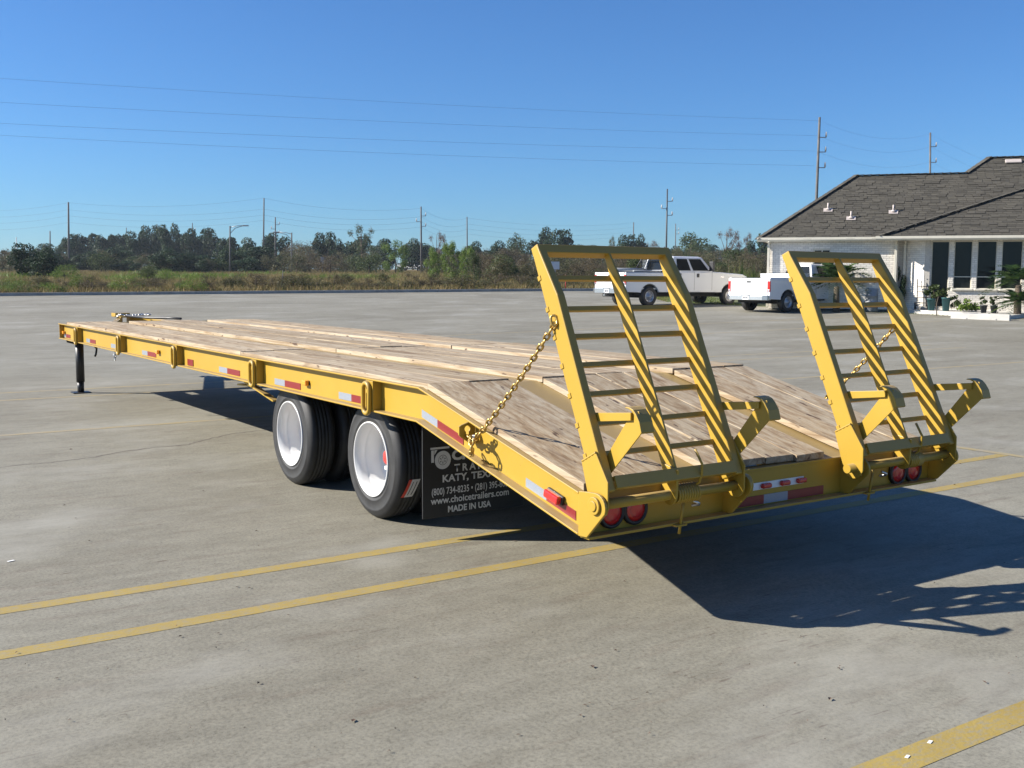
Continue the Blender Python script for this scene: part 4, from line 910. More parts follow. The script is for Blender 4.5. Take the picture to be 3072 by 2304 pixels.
def inA(a, b): return b > -.1 and a > b - .02 and a < 13 and (b < RU or (a > 7.6 + (b - RU) and b < RU + .88)) and not (a > 4.33 + (b - BE) / (RB1 - BE) * 5.75 + .05 and b < RB1)
def inB(a, b): return b > BE - .08 and b < RB1 and a > 4.33 + (b - BE) / (RB1 - BE) * 5.75 and a < 12.6
piece.p = .45
shingles(zB, PBs, inB, BE - .07, RB1, 4.3, 12.6, .004, roofB); piece.p = .6; shingles(zA, PIT, inA, -.11, RU + .88, -.1, 13, .004, roof)
for k, par in (('brick', BLD), ('shingle', BLD)):
    o = rest[k].build(k, M[k], par); o['kind'] = 'stuff'
def cap_run(P, Q, parent):
    P, Q = Vector(P), Vector(Q); n = max(1, int((Q - P).length / .28)); mb = MB()
    for i in range(n): mb.bar(P.lerp(Q, i / n) + Vector((0, 0, .015)), P.lerp(Q, (i + 1.12) / n) + Vector((0, 0, .03)), .24, .02, side=Vector((0, 0, 1)).cross(Q - P))
    return mb.build('ridge_cap', M['shingle'], parent)
cap_run((-.1, -.1, zA(-.1)), (RU, RU, zA(RU)), roof); cap_run((RU, RU, zA(RU)), (7.6, RU, zA(RU)), roof); cap_run((7.6, RU, zA(RU)), (8.48, RU + .88, zA(RU + .88)), roof); cap_run((8.48, RU + .88, zA(RU + .88)), (16, RU + .88, zA(RU + .88)), roof)
cap_run((4.33, BE - .06, zB(BE)), (10.08, RB1, zB(RB1)), roofB)
def roof_hit(px, py):                                                        # where a picture ray meets the main slope
    v = ray(px, py); nrm = BV * -PIT + Vector((0, 0, 1)); p0 = Vector((O.x, O.y, EAVE + .02)); t = (p0 - CAM).dot(nrm) / v.dot(nrm); h = CAM + v * t - Vector((O.x, O.y, 0)); return h.dot(AV), h.dot(BV)
for px, py in ((2484, 632), (2553, 657), (2680, 638)):
    a, b = roof_hit(px, py); z = zA(b); mb = MB(); mb.cyl((a, b, z), (a, b, z + .30), .035, 12); up = Vector((0, -PIT, 1)).normalized(); al = Vector((0, 1, PIT)).normalized()
    mb.obox(Vector((a, b, z)) + up * .035, (.17, 0, 0), al * .12, up * .006); mb.lathe([(.10, .02), (.05, .09)], (a, b, z + .02), 'z', 14); mb.build('vent_pipe', M['vent'], roof)
a, b = roof_hit(3040, 487); mb = MB(); up = Vector((0, -PIT, 1)).normalized(); al = Vector((0, 1, PIT)).normalized(); mb.obox(Vector((a, b, zA(b))) + up * .06, (.30, 0, 0), al * .12, up * .03); mb.build('roof_vent', M['vent'], roof, .03)

# raised walk and wheel stop in front
wA, wB = LD(14.62, 39.7, gz(39.7)), LD(16.72, 35.7, gz(35.7)); d = (wB - wA); nn = Vector((-d.y, d.x, 0)).normalized()
if nn.dot(RH) < 0: nn = -nn
mb = MB(); wz = gz(38) + .13
P4 = [wA, wB, wB + nn * 5.5 + FH * 2.5, wA + nn * 4.0 + FH * 3.0]; n = 4
mb.add([(p.x, p.y, gz(latdep(p.x, p.y)[1]) - .1) for p in P4] + [(p.x, p.y, gz(latdep(p.x, p.y)[1]) + .13) for p in P4], [(0, 1, 2, 3), (7, 6, 5, 4)] + [(k, 4 + k, 4 + (k + 1) % 4, (k + 1) % 4) for k in range(4)])
tag(mb.build('walkway', M['walk'], None, .015, fix=True), kind='structure')
sA, sB = on_ground(2854, 955), on_ground(3030, 962); d = (sB - sA).normalized(); side = Vector((-d.y, d.x, 0)); mb = MB(); mb.obox((sA + sB) / 2 + Vector((0, 0, .09)), (sB - sA) / 2, side * .09, (0, 0, .10))
for t in (.25, .75): mb.obox(sA.lerp(sB, t) + Vector((0, 0, .0)) - side * .1, d * .06, side * .01, (0, 0, .05))
tag(mb.build('wheel_stop', M['walk'], None, .02), 'long pale concrete wheel stop in front of the walkway', 'wheel stop')

# ------------------------------------------------------------------ vegetation
def leaf_mesh(name, P, Nn, size, mat, aspect=1.0, tilt=0.6):
    """many small leaf-clump quads at points P facing roughly along Nn"""
    n = len(P); q = Nn + rng.normal(0, tilt, (n, 3)); q /= np.linalg.norm(q, axis=1, keepdims=True)
    r = rng.normal(0, 1, (n, 3)); u = np.cross(q, r); u /= np.linalg.norm(u, axis=1, keepdims=True); v = np.cross(q, u)
    s = size * rng.uniform(.6, 1.4, (n, 1)); u = u * s; v = v * s * aspect
    V = np.stack([P - u - v * .3, P + u * .15 - v, P + u + v * .3, P - u * .15 + v], 1).reshape(-1, 3)
    me = bpy.data.meshes.new(name); me.vertices.add(n * 4); me.vertices.foreach_set('co', V.ravel())
    me.loops.add(n * 4); me.loops.foreach_set('vertex_index', np.arange(n * 4, dtype=np.int32))
    me.polygons.add(n); me.polygons.foreach_set('loop_start', np.arange(0, n * 4, 4, dtype=np.int32)); me.polygons.foreach_set('loop_total', np.full(n, 4, dtype=np.int32))
    me.materials.append(mat); me.update(); me.validate(); return me
def blob_points(n, lobes, fill=.35):
    w = np.array([l[3] ** 2 for l in lobes]); k = rng.choice(len(lobes), n, p=w / w.sum()); L = np.array(lobes)[k]
    d = rng.normal(0, 1, (n, 3)); d /= np.linalg.norm(d, axis=1, keepdims=True); r = L[:, 3:4] * (1 - fill * rng.random((n, 1)) ** 1.5) * rng.uniform(.9, 1.12, (n, 1))
    return L[:, :3] + d * r * np.array([1, 1, .85]), d
def crown_lobes(kind):
    out = []
    if kind == 'round': spec = dict(n=20, rx=.40, zc=.50, rz=.40, r=(.12, .21))
    elif kind == 'pine': spec = dict(n=20, rx=.38, zc=.52, rz=.42, r=(.10, .18))
    elif kind == 'willow': spec = dict(n=26, rx=.40, zc=.46, rz=.44, r=(.10, .17))
    elif kind == 'shrub': spec = dict(n=14, rx=.40, zc=.42, rz=.34, r=(.14, .26))
    else: spec = dict(n=16, rx=.40, zc=.62, rz=.32, r=(.06, .13))
    for i in range(spec['n']):
        a = rng.uniform(0, 2 * PI); rr = spec['rx'] * math.sqrt(rng.random()); zz = rng.uniform(-1, 1)
        taper = math.sqrt(max(.12, 1 - .8 * zz * zz)) if kind != 'shrub' else (1 - .45 * max(0, zz))
        out.append((rr * math.cos(a) * taper, rr * math.sin(a) * taper, spec['zc'] + zz * spec['rz'] * (.85 if rr > .2 else 1), rng.uniform(*spec['r'])))
    return out
def limb_mesh(name, lobes, spread, twigs=0):
    mb = MB(); zc = float(np.mean([l[2] for l in lobes])); mb.tube([(0, 0, -.02), (.012, .006, zc * .45), (.0, -.01, zc), (.01, .0, min(.92, zc + .25))], [.026, .020, .013, .004], 7)
    for l in lobes[:9]:
        z0 = zc * rng.uniform(.35, .85); mb.tube([(.006, 0, z0), (l[0] * .55, l[1] * .55, z0 + (l[2] - z0) * .6), (l[0], l[1], l[2])], [.011, .007, .003], 5)
    for k in range(twigs):
        l = lobes[rng.integers(len(lobes))]; d = rng.normal(0, 1, 3); d[2] = abs(d[2]); d /= np.linalg.norm(d); p = np.array(l[:3]); q = p + d * l[3] * rng.uniform(.8, 1.5); m = (p + q) / 2 + rng.normal(0, .015, 3)
        mb.tube([tuple(p), tuple(m), tuple(q)], [.004, .0025, .001], 3, cap=False)
    return mb.mesh(name, M['bark'])
SPECIES = {}
def species(key, kind, mat, n, size, fill=.35, twigs=0, aspect=.6, variants=3):
    for v in range(variants):
        L = crown_lobes(kind); P, d = blob_points(n, L, fill); zmax = P[:, 2].max(); sc = 1 / zmax; P[:, 2] *= sc; L2 = [(a, b, c * sc, r) for a, b, c, r in L]
        P[:, 2] = np.maximum(P[:, 2], .01)
        SPECIES[key, v] = (leaf_mesh('crown', P, d, size, mat, aspect), limb_mesh('trunk', L2, .4, twigs))
species('evergreen', 'round', LEAF['dark'], 4600, .027); species('pine', 'pine', LEAF['dark'], 4200, .026)
species('green', 'round', LEAF['olive'], 3000, .022); species('willow', 'willow', LEAF['lime'], 6500, .016, .8, 60, .5)
species('russet', 'bare', LEAF['russet'], 2200, .011, .8, 160, .5); species('brown', 'round', LEAF['brown'], 2600, .016, .6, 90)
species('scrub', 'shrub', LEAF['scrub'], 2400, .018, .6, 60); species('dryscrub', 'shrub', LEAF['brown'], 2200, .015, .8, 110); species('bush', 'shrub', LEAF['olive'], 2600, .021, .4); species('limebush', 'shrub', LEAF['lime'], 2400, .017, .5)
species('sparse', 'bare', LEAF['olive'], 1300, .016, .8, 120, .5)
def plant(name, key, x0, x1, top, dep, label, cat, group, ground=None):
    pxc = (x0 + x1) / 2; g = at_ground(pxc, dep); zt = at(pxc, top, dep).z; h = max(.3, zt - g.z); w = (x1 - x0) / FPX * dep
    cr_, tk = SPECIES[key, random.randrange(3)]
    t = empty(name, g, random.uniform(0, 6.28), label, cat, group); sx = w / .95
    for nm, me in (('trunk', tk), ('crown', cr_)):
        o = link_mesh(nm, me, t); o.scale = (sx, sx, h)
    return t
TREES = [
    ('pine', 192, 239, 703, 'evergreen tree at the tapering end of the dark grove beyond the field'), ('pine', 231, 300, 702, 'low wide evergreen under the wires beside the weathered pole'),
    ('pine', 296, 350, 705, 'evergreen in the lower stretch of the dark grove'), ('pine', 340, 392, 704, 'evergreen just before the small thin pole in the dark grove'),
    ('evergreen', 386, 445, 693, 'evergreen stepping up towards the tallest part of the grove'), ('evergreen', 430, 484, 675, 'first of the three tallest crowns of the dark grove'),
    ('evergreen', 472, 516, 677, 'middle one of the three tallest crowns of the dark grove'), ('evergreen', 505, 552, 673, 'tallest dark crown next to the thin pole in the grove'),
    ('pine', 550, 596, 686, 'dark tree right behind the thin pole in the grove'), ('evergreen', 592, 656, 684, 'broad dark tree closing the grove before the street lamp'),
    ('pine', 658, 723, 713, 'low dark tree behind the street lamp with its arm over the road'), ('evergreen', 721, 790, 714, 'dark tree just before the tall bare pole by the road'),
    ('evergreen', 797, 862, 701, 'dark rounded tree behind the pole with three brackets'), ('brown', 858, 962, 722, 'brown half bare tree between the second street lamp and a dark tree'),
    ('evergreen', 948, 1006, 696, 'dark tree standing over the twin road signs'), ('evergreen', 1003, 1042, 718, 'small dark tree between two higher crowns'),
    ('sparse', 1040, 1132, 674, 'thin half bare tree rising highest over the middle of the treeline'), ('evergreen', 1046, 1124, 712, 'dark dense tree underneath the thin half bare crown'),
    ('evergreen', 1126, 1184, 717, 'dark low tree beside a yellow green willow'), ('evergreen', 1222, 1282, 716, 'dark tree behind the tall dark pole with brackets'),
    ('russet', 1278, 1342, 695, 'reddish bare tree just past the tall dark pole'), ('evergreen', 1386, 1447, 725, 'dark tree behind the slim pole past the willows'),
    ('evergreen', 1450, 1520, 724, 'dark tree in the dip before the first ramp'), ('green', 1516, 1590, 700, 'dense green tree just before the top corner of the first ramp'),
    ('evergreen', 1597, 1655, 682, 'highest dark crown above the top bar of the first ramp'), ('evergreen', 1646, 1716, 688, 'rounded dark crown joined to the highest one above the first ramp'),
    ('sparse', 1817, 1855, 709, 'small thin tree showing above the top bar of the first ramp'), ('evergreen', 1856, 1902, 704, 'dark crown just before the short pole above the ramp'),
    ('evergreen', 1895, 1931, 704, 'dark crown just past the short pole above the ramp'), ('russet', 1930, 1996, 721, 'low reddish bare tree before the tall steel pole'),
    ('green', 2006, 2136, 697, 'big broad green tree above the cab of the crew cab pickup'), ('russet', 2134, 2220, 683, 'reddish bare tree with a high round crown near the office'),
    ('russet', 2222, 2256, 698, 'narrow reddish tree close to the office eave'), ('evergreen', 2248, 2312, 704, 'dark tree partly hidden by the corner of the office')]
for i, (k, a, b, top, lab) in enumerate(TREES):
    plant({'russet': 'bare_tree', 'sparse': 'sparse_tree', 'brown': 'brown_tree', 'green': 'leafy_tree'}.get(k, 'evergreen_tree'), k, a - (12 if k in ('evergreen', 'pine') else 5), b + (14 if k in ('evergreen', 'pine') else 5), top - 2, random.uniform(205, 240) if a > 640 else random.uniform(230, 270), lab, 'tree', 'trees along the skyline')
plant('willow_tree', 'willow', 1143, 1230, 716, 165, 'yellow green willow behind the distant white pickup', 'tree', 'yellow green willows')
for a, b, top, dep, lab in ((1266, 1334, 736, 92, 'yellow green willow touching the tall dark pole'), (1316, 1390, 720, 88, 'middle and tallest of the three willows together at the field edge'), (1372, 1436, 736, 85, 'willow nearest the first ramp of the three together')):
    plant('willow_tree', 'willow', a, b, top, dep, lab, 'tree', 'yellow green willows')
for a, b, top, dep, lab, k in ((30, 120, 728, 100, 'big dark shrub beside the frame edge beyond the kerb', 'evergreen'), (80, 182, 742, 96, 'dark shrub with leaning crown before the weathered pole', 'evergreen'), (-30, 34, 750, 260, 'pale distant tree at the very edge of the picture', 'pine'),
                              (150, 240, 790, 84, 'yellow green weed bush in the field before the grove', 'limebush'), (405, 480, 795, 82, 'green bush alone in the dry field', 'bush'), (465, 540, 803, 80, 'smaller green bush joined to one in the dry field', 'limebush'),
                              (1395, 1450, 752, 84, 'leafy bush at the foot of the willows', 'bush')):
    plant('shrub', k, a, b, top, dep, lab, 'shrub', 'shrubs in the field')
def where(px):
    for lim, txt in ((190, 'before the weathered pole'), (420, 'under the low part of the dark grove'), (660, 'under the tallest part of the dark grove'), (800, 'between street lamp and tall bare pole'), (960, 'around the second street lamp'), (1140, 'below the highest tree of the middle'), (1290, 'around the far white pickup'), (1450, 'at the foot of the willows'), (1600, 'just before the first ramp'), (1780, 'seen through the first ramp'), (1960, 'behind the crew cab pickup bed')):
        if px < lim: return txt
    return 'between the crew cab pickup and the office'
LOOK = dict(scrub='mixed green and brown', dryscrub='dry brown twiggy', bush='dense green', brown='half bare brown', limebush='yellow green', evergreen='dark green')
for i in range(46):       # a second row closing the treeline
    px = 150 + i * 2160 / 46 + random.uniform(-16, 16)
    if 1135 < px < 1235: continue
    lo = 716 if px < 420 else 702 if px < 660 else 728
    k = random.choice(('evergreen', 'pine', 'pine') if px < 860 else ('evergreen', 'green', 'pine', 'brown')); plant('background_tree', k, px - 42, px + 42, lo + random.uniform(0, 16), random.uniform(245, 300), {'brown': 'half bare brown', 'green': 'leafy green'}.get(k, 'dark') + ' tree filling the far treeline ' + where(px), 'tree', 'far trees closing the treeline')
for i in range(118):      # understory along the road
    px = -40 + i * 2400 / 118 + random.uniform(-14, 14); w = random.uniform(60, 125); k = random.choice(('scrub', 'evergreen', 'evergreen', 'bush', 'evergreen', 'brown') if px < 860 else ('scrub', 'scrub', 'dryscrub', 'bush', 'brown'))
    if 1130 < px < 1290: continue
    plant('roadside_shrub', k, px - w / 2, px + w / 2, random.uniform(738, 782), random.uniform(150, 200), LOOK[k] + ' shrub in the belt ' + where(px), 'shrub', 'roadside shrubs below the trees')
for i in range(64):       # dense brown scrub towards the trucks
    px = 1440 + (i * 37 % 64) * 860 / 64 + random.uniform(-12, 12); w = random.uniform(55, 115); dep = random.uniform(78, 125)
    k = random.choice(('scrub', 'scrub', 'dryscrub', 'bush', 'dryscrub')); plant('scrub_bush', k, px - w / 2, px + w / 2, random.uniform(740, 806), dep, LOOK[k] + ' scrub bush ' + where(px), 'shrub', 'tangled scrub behind the pickups')
for i in range(78):       # weeds on the kerb
    px = -40 + i * 2300 / 78 + random.uniform(-16, 16); la = (px - 1536) / FPX * 56; dep = 50.6 + (la + 24.4) * .364 + random.uniform(1.0, 7); w = random.uniform(45, 120)
    k = random.choice(('dryscrub', 'scrub', 'scrub', 'dryscrub', 'limebush' if px < 700 else 'scrub')); plant('weed_clump', k, px - w / 2, px + w / 2, random.uniform(812, 846), dep, LOOK[k] + ' weeds by the kerb ' + where(px), 'weeds', 'weed clumps along the kerb')

def blades(name, P, hgt, wid, mat, lean=.35):
    n = len(P); h = hgt * rng.uniform(.5, 1.25, (n, 1)); a = rng.uniform(0, 2 * PI, n); d = np.stack([np.cos(a), np.sin(a), np.zeros(n)], 1); w = wid * rng.uniform(.6, 1.4, (n, 1))
    l = rng.normal(0, lean, (n, 2)); tip = P + np.concatenate([l * h, h], 1); V = np.stack([P - d * w, P + d * w, tip], 1).reshape(-1, 3)
    me = bpy.data.meshes.new(name); me.vertices.add(n * 3); me.vertices.foreach_set('co', V.ravel()); me.loops.add(n * 3); me.loops.foreach_set('vertex_index', np.arange(n * 3, dtype=np.int32))
    me.polygons.add(n); me.polygons.foreach_set('loop_start', np.arange(0, n * 3, 3, dtype=np.int32)); me.polygons.foreach_set('loop_total', np.full(n, 3, dtype=np.int32)); me.materials.append(mat); me.update(); return link_mesh(name, me)
def pts_latdep(n, la0, la1, d0, d1, pw=1.0):
    la = rng.uniform(la0, la1, n); de = d0 + (d1 - d0) * rng.random(n) ** pw; return la, de
def to_world(la, de, dz=0.0):
    x = CAM.x + RH.x * la + FH.x * de; y = CAM.y + RH.y * la + FH.y * de; return np.stack([x, y, gzv(de) - .02 + dz], 1)
def edge_dep(la): return np.where(la < 6.3, 50.6 + (la + 24.4) * .364, 47.5 - (la - 6.9) * 1.16)
la, de = pts_latdep(150000, -75, 22, 0, 150, 1.7); de = edge_dep(la) + .35 + de; ok = ~((la > 6.0) & (de < 62)); P = to_world(la[ok], de[ok])
clump = np.sin(P[:, 0] * .9) * np.sin(P[:, 1] * .7) * .25 + .75
tag(blades('dry_grass', P, .40, .03, LEAF['straw'], .55), 'dry brown and green grass of the field beyond the kerb', 'grass', kind='stuff')
la, de = pts_latdep(26000, -50, -6, 72, 150); sel = (np.sin(la * .35) + np.sin(de * .13 + 1) > .55) & (la / de < -.22 + .12 * np.sin(de * .2)); P = to_world(la[sel], de[sel]); tag(blades('green_weeds', P, .6, .05, LEAF['lime'], .6), 'strips of yellow green weeds in the dry field', 'weeds', kind='stuff')
la, de = pts_latdep(60000, 6.9, 30, 33, 62); ok = (de > edge_dep(la) + .1) & ((la - 9.2) < (de - 36) * 1.6 + 4) & (de < 47.5 + (61 - 47.5) * (la < 12)); ok &= ~((la > 9.9) & (de > 41.0 - (la - 9.5) * .325)); P = to_world(la[ok], de[ok]); tag(blades('lawn_grass', P, .07, .014, LEAF['lawn'], .6), 'short green lawn around the office', 'lawn grass', kind='stuff')

def spiky(name, n, length, wid, mat, up=(.2, 1.2), droop=.5, z0=0.0, seg=3):
    mb = MB()
    for i in range(n):
        a = random.uniform(0, 2 * PI); e = random.uniform(*up); L = length * random.uniform(.6, 1.1); d = Vector((math.cos(a) * math.cos(e), math.sin(a) * math.cos(e), math.sin(e))); s = Vector((-math.sin(a), math.cos(a), 0)); row = []
        for k in range(seg + 1):
            t = k / seg; p = d * L * t + Vector((0, 0, z0 - droop * L * t * t * math.cos(e))); w = wid * (1 - t) ** .7 * (1 if k else .6); row += [p - s * w, p + s * w]
        mb.add(row, [(2 * k, 2 * k + 1, 2 * k + 3, 2 * k + 2) for k in range(seg)])
    return mb.mesh(name, mat)
def frond_crown(name, n, length, mat, z0, leaf=.16):
    mb = MB()
    for i in range(n):
        a = 2 * PI * i / n + random.uniform(-.2, .2); e = random.uniform(-.15, 1.15); L = length * random.uniform(.75, 1.1); d = Vector((math.cos(a) * math.cos(e), math.sin(a) * math.cos(e), math.sin(e))); s = Vector((-math.sin(a), math.cos(a), 0))
        for k in range(2, 12):
            t = k / 11; p = d * L * t + Vector((0, 0, z0 - .45 * L * t * t)); l = leaf * L * (1.15 - abs(t - .45))
            for sd in (-1, 1):
                q = p + (s * sd * .9 + d * .55 + Vector((0, 0, -.25))).normalized() * l; w = d * .035; mb.add([p - w, p + w, q], [(0, 1, 2)])
    return mb.mesh(name, mat)
def potted(name, g, key_mesh, pot_mat, h, r, label, scale=1.0):
    t = empty(name, g, random.uniform(0, 6), label, 'potted plant', 'potted plants by the office wall'); mb = MB()
    mb.lathe([(.0001, .004), (r * .72, .004), (r, h), (r * 1.08, h), (r * 1.08, h + .03), (r * .9, h + .03), (r * .88, h - .03), (.0001, h - .03)], (0, 0, 0), 'z', 18); mb.build('pot', pot_mat, t, fix=True)
    o = link_mesh('foliage', key_mesh, t); o.location = (0, 0, h - .03); o.scale = (scale,) * 3
    return t
def onwalk(px, dep): p = at_ground(px, dep); p.z += .131; return p
leafy = leaf_mesh('foliage', *(lambda q: (q[0] * np.array([.75, .75, .9]), q[1]))(blob_points(240, [(rng.uniform(-.22, .22), rng.uniform(-.22, .22), rng.uniform(.15, .6), .13) for _ in range(7)], .8)), .055, LEAF['olive'], .5)
limey = leaf_mesh('foliage', *(lambda q: (q[0] * np.array([.9, .9, .7]), q[1]))(blob_points(260, [(rng.uniform(-.25, .25), rng.uniform(-.25, .25), rng.uniform(.1, .45), .14) for _ in range(7)], .8)), .05, LEAF['lime'], .5)
potted('potted_plant', onwalk(2797, 38.6), leafy, M['pot_teal'], .40, .15, 'leafy plant in the large dark teal pot by the tall first window', .95)
potted('potted_plant', onwalk(2841, 38.3), leafy, M['pot_teal'], .45, .15, 'plant in the narrow teal pot below the first brick pier', .7)
potted('potted_plant', onwalk(2955, 37.2), leafy, M['pot_black'], .24, .12, 'small plant in a black pot under the third window', .62)
potted('potted_plant', onwalk(2986, 37.0), leafy, M['pot_black'], .24, .12, 'small plant in a black pot next to the feathery palm', .65)
for px, dep, m_, sc, lab in ((2872, 38.2, leafy, .95, 'green shrub at the wall under the second window'), (2903, 37.8, limey, 1.25, 'yellow green shrub on the walk between second and third window'), (2930, 37.9, limey, .85, 'small yellow green shrub under the third window')):
    t = empty('garden_shrub', onwalk(px, dep), 0, lab, 'shrub', 'shrubs at the office wall'); o = link_mesh('foliage', m_, t); o.scale = (sc,) * 3
t = empty('sapling', onwalk(2815, 37.0), 0, 'slender sapling with a bare stem at the edge of the walk', 'sapling'); mb = MB(); mb.tube([(0, 0, -.1), (.02, .01, .3), (-.03, 0, .55), (.02, .02, .8)], [.02, .016, .012, .006], 6); mb.tube([(0, 0, .3), (.10, .05, .6), (.13, .06, .8)], [.012, .008, .004], 5); mb.build('stem', M['bark'], t); o = link_mesh('foliage', leafy, t); o.location = (0, 0, .42); o.scale = (1.0, 1.0, .9)
t = empty('sago_palm', onwalk(3058, 36.5), 0, 'feathery palm at the frame edge beside the office windows', 'palm'); mb = MB(); mb.tube([(0, 0, -.13), (.03, 0, .5), (0, .02, 1.0)], [.13, .12, .10], 10); mb.build('trunk', M['bark'], t); link_mesh('fronds', frond_crown('fronds', 46, 1.25, LEAF['palm'], 1.1, .24), t); o = link_mesh('fronds', frond_crown('fronds', 40, 1.0, LEAF['palm'], .4, .24), t)
t = empty('palm', at_ground(2512, 39.6), 0, 'spiky palm growing between the single cab pickup and the brick wall', 'palm'); mb = MB(); mb.tube([(0, 0, 0), (.02, 0, .5), (0, .02, .95)], [.14, .12, .10], 10); mb.build('trunk', M['bark'], t); link_mesh('fronds', frond_crown('fronds', 46, 1.45, LEAF['palm'], 1.15, .24), t)
t = empty('climbing_shrub', at_ground(2690, 39.9), 0, 'dark green climbing shrub at the downspout of the office', 'shrub'); o = link_mesh('foliage', SPECIES['evergreen', 0][0], t); o.scale = (.75, .75, 1.7); o = link_mesh('stem', SPECIES['evergreen', 0][1], t); o.scale = (.75, .75, 1.6)
for px, dep, sc, lab in ((2190, 55, 1.0, 'bright green spiky grass clump behind the bonnet of the crew cab pickup'), (2225, 54, 1.15, 'spiky green grass clump between the two pickups'), (2262, 53.5, .95, 'spiky green grass clump nearest the office corner')):
    t = empty('spiky_grass', at_ground(px, dep), random.random() * 6, lab, 'ornamental grass', 'spiky grass clumps'); o = link_mesh('grass_blades', spiky('grass_blades', 150, 1.7 * sc, .022, LEAF['lawn'], (.5, 1.5), .35), t)
t = empty('barrel', at_ground(2617, 40.2), 0, 'dark grey barrel standing on the lawn by the brick wall', 'barrel'); mb = MB(); mb.lathe([(.0001, .0), (.28, .0), (.29, .02), (.29, .28), (.30, .29), (.29, .30), (.29, .58), (.30, .59), (.29, .60), (.29, .86), (.28, .88), (.0001, .87)], (0, 0, 0), 'z', 22); mb.build('drum_body', M['galv'], t, fix=True)
# hand truck leaning at the wall
t = empty('hand_truck', onwalk(2768, 39.1), math.atan2(AV.y, AV.x), 'black two wheeled hand truck leaning by the sunlit bay wall', 'hand truck'); mb = MB()
for y in (-.16, .16): mb.tube([(y, 0, .12), (y, .16, .75), (y, .25, 1.05), (y, .22, 1.14)], .018, 8)
for k in range(4): mb.tube([(-.16, .02 + .05 * k, .25 + .2 * k), (.16, .02 + .05 * k, .25 + .2 * k)], .014, 6)
mb.build('frame', M['black'], t); mb = MB(); mb.box((-.2, -.22, .05), (.2, 0, .062)); mb.build('toe_plate', M['black'], t)
for y in (-.22, .22): mb = MB(); mb.lathe([(.05, -.03), (.13, -.03), (.14, 0), (.13, .03), (.05, .03)], (y, .08, .14), 'x', 18); mb.build('wheel', M['rubber'], t, fix=True)

# ------------------------------------------------------------------ poles, lamps, signs, wires
def pole(px0, dep, tx, ty, r, label, brackets=(), mat='pole', group='utility poles'):
    g = at_ground(px0, dep); top = at(tx, ty, dep); t = empty('utility_pole', g, 0, label, 'utility pole', group); tp = top - g
    mb = MB(); mb.tube([(0, 0, -.3), tp * .5, tp], [r, r * .85, r * .68], 8); mb.build('shaft', M[mat], t)
    for py, side in brackets:
        q = at(tx, py, dep) - g; f = (q.z) / tp.z; base = tp * f; e = base + RH * side * .75; mb = MB()
        mb.tube([base, e], .05, 6); mb.build('bracket', M['galv'], t); mb = MB(); mb.tube([e, e + Vector((0, 0, .2)), e + Vector((0, 0, .55))], [.05, .10, .06], 8); mb.build('insulator', M['insul'], t)
    return t, top
pole(2440, 110, 2459, 352, .17, 'tallest leaning wooden pole rising behind the office roof', ((412, 1), (456, 1), (503, 1)))
pole(2788, 135, 2791, 398, .16, 'second wooden pole rising behind the office roof ridge', ((440, 1), (487, 1)))
pole(208, 185, 205, 607, .20, 'weathered pole above the end of the dark grove')
pole(790, 175, 792, 595, .15, 'tall bare pole between the two street lamps')
pole(1264, 172, 1263, 620, .17, 'dark pole with side brackets before the willows', ((648, 1), (665, -1), (679, 1)))
pole(1402, 190, 1401, 651, .13, 'slim pole standing behind the willows')
pole(826, 205, 826, 652, .16, 'pole with three brackets beside the second street lamp', ((674, 1), (687, -1), (699, 1)))
pole(579, 265, 577, 669, .15, 'thin pole in front of the dark grove', ((690, 1),))
pole(379, 285, 379, 683, .14, 'thin short pole showing above the middle of the grove')
pole(152, 270, 150, 693, .20, 'short far pole before the dark grove')
pole(51, 330, 49, 712, .16, 'faintest far pole near the frame edge', mat='insul')
pole(1997, 150, 2002, 567, .14, 'tall grey steel pole with three side arms above the crew cab pickup', ((604, 1), (626, -1), (646, 1)), 'wire')
pole(1898, 230, 1901, 667, .14, 'short pole seen above the top bar of the first ramp')
pole(2025, 250, 2027, 671, .13, 'short pole standing close to the tall grey steel pole', ((690, 1), (702, 1)))
def street_lamp(px, dep, ty, side, label):
    g = at_ground(px, dep); top = at(px, ty, dep) - g; t = empty('street_lamp', g, 0, label, 'street lamp', 'street lamps'); mb = MB(); mb.tube([(0, 0, -.2), top], [.14, .10], 8); mb.build('post', M['pole'], t)
    a = top + Vector((0, 0, -.2)); mb = MB(); mb.tube([a + Vector((0, 0, -.9)), a + RH * side * .8 + Vector((0, 0, -.1)), a + RH * side * 2.0 + Vector((0, 0, .25))], .05, 6); mb.tube([a, a + RH * side * 1.0 + Vector((0, 0, .22)), a + RH * side * 2.0 + Vector((0, 0, .28))], .05, 6); mb.build('arm', M['galv'], t)
    mb = MB(); c = a + RH * side * 2.35 + Vector((0, 0, .26)); mb.obox(c, RH * .42, FH * .16, (0, 0, .09)); mb.build('lamp_head', M['galv'], t, .04)
street_lamp(690, 158, 678, 1, 'street lamp with its arm reaching towards the tall bare pole'); street_lamp(875, 160, 698, -1, 'street lamp facing the bracketed pole')
def wire(pts, sag, r, label, group):
    out = []
    for a, b in zip(pts[:-1], pts[1:]):
        n = 14
        for k in range(n + (b is pts[-1])):
            t = k / n; p = a.lerp(b, t); p.z -= sag * 4 * t * (1 - t); out.append(p)
    mb = MB(); mb.tube(out, r, 4, cap=False); tag(mb.build('power_line', M['wire'], None), label, 'power line', group)
big = [(2457, 362), (2452, 407), (2446, 453), (2442, 497)]; lft = [189, 261, 324, 360]; nx = [(2788, 402), (2792, 440), (2792, 487)]
for i, nm in enumerate(('topmost', 'second', 'third', 'lowest')):
    A = at(*big[i], 110); B = at(0, lft[i], 77); wire([B + (B - A) * .9, A], 1.1, .0065, nm + ' of the four long wires crossing the open sky to the tallest pole', 'long wires across the sky')
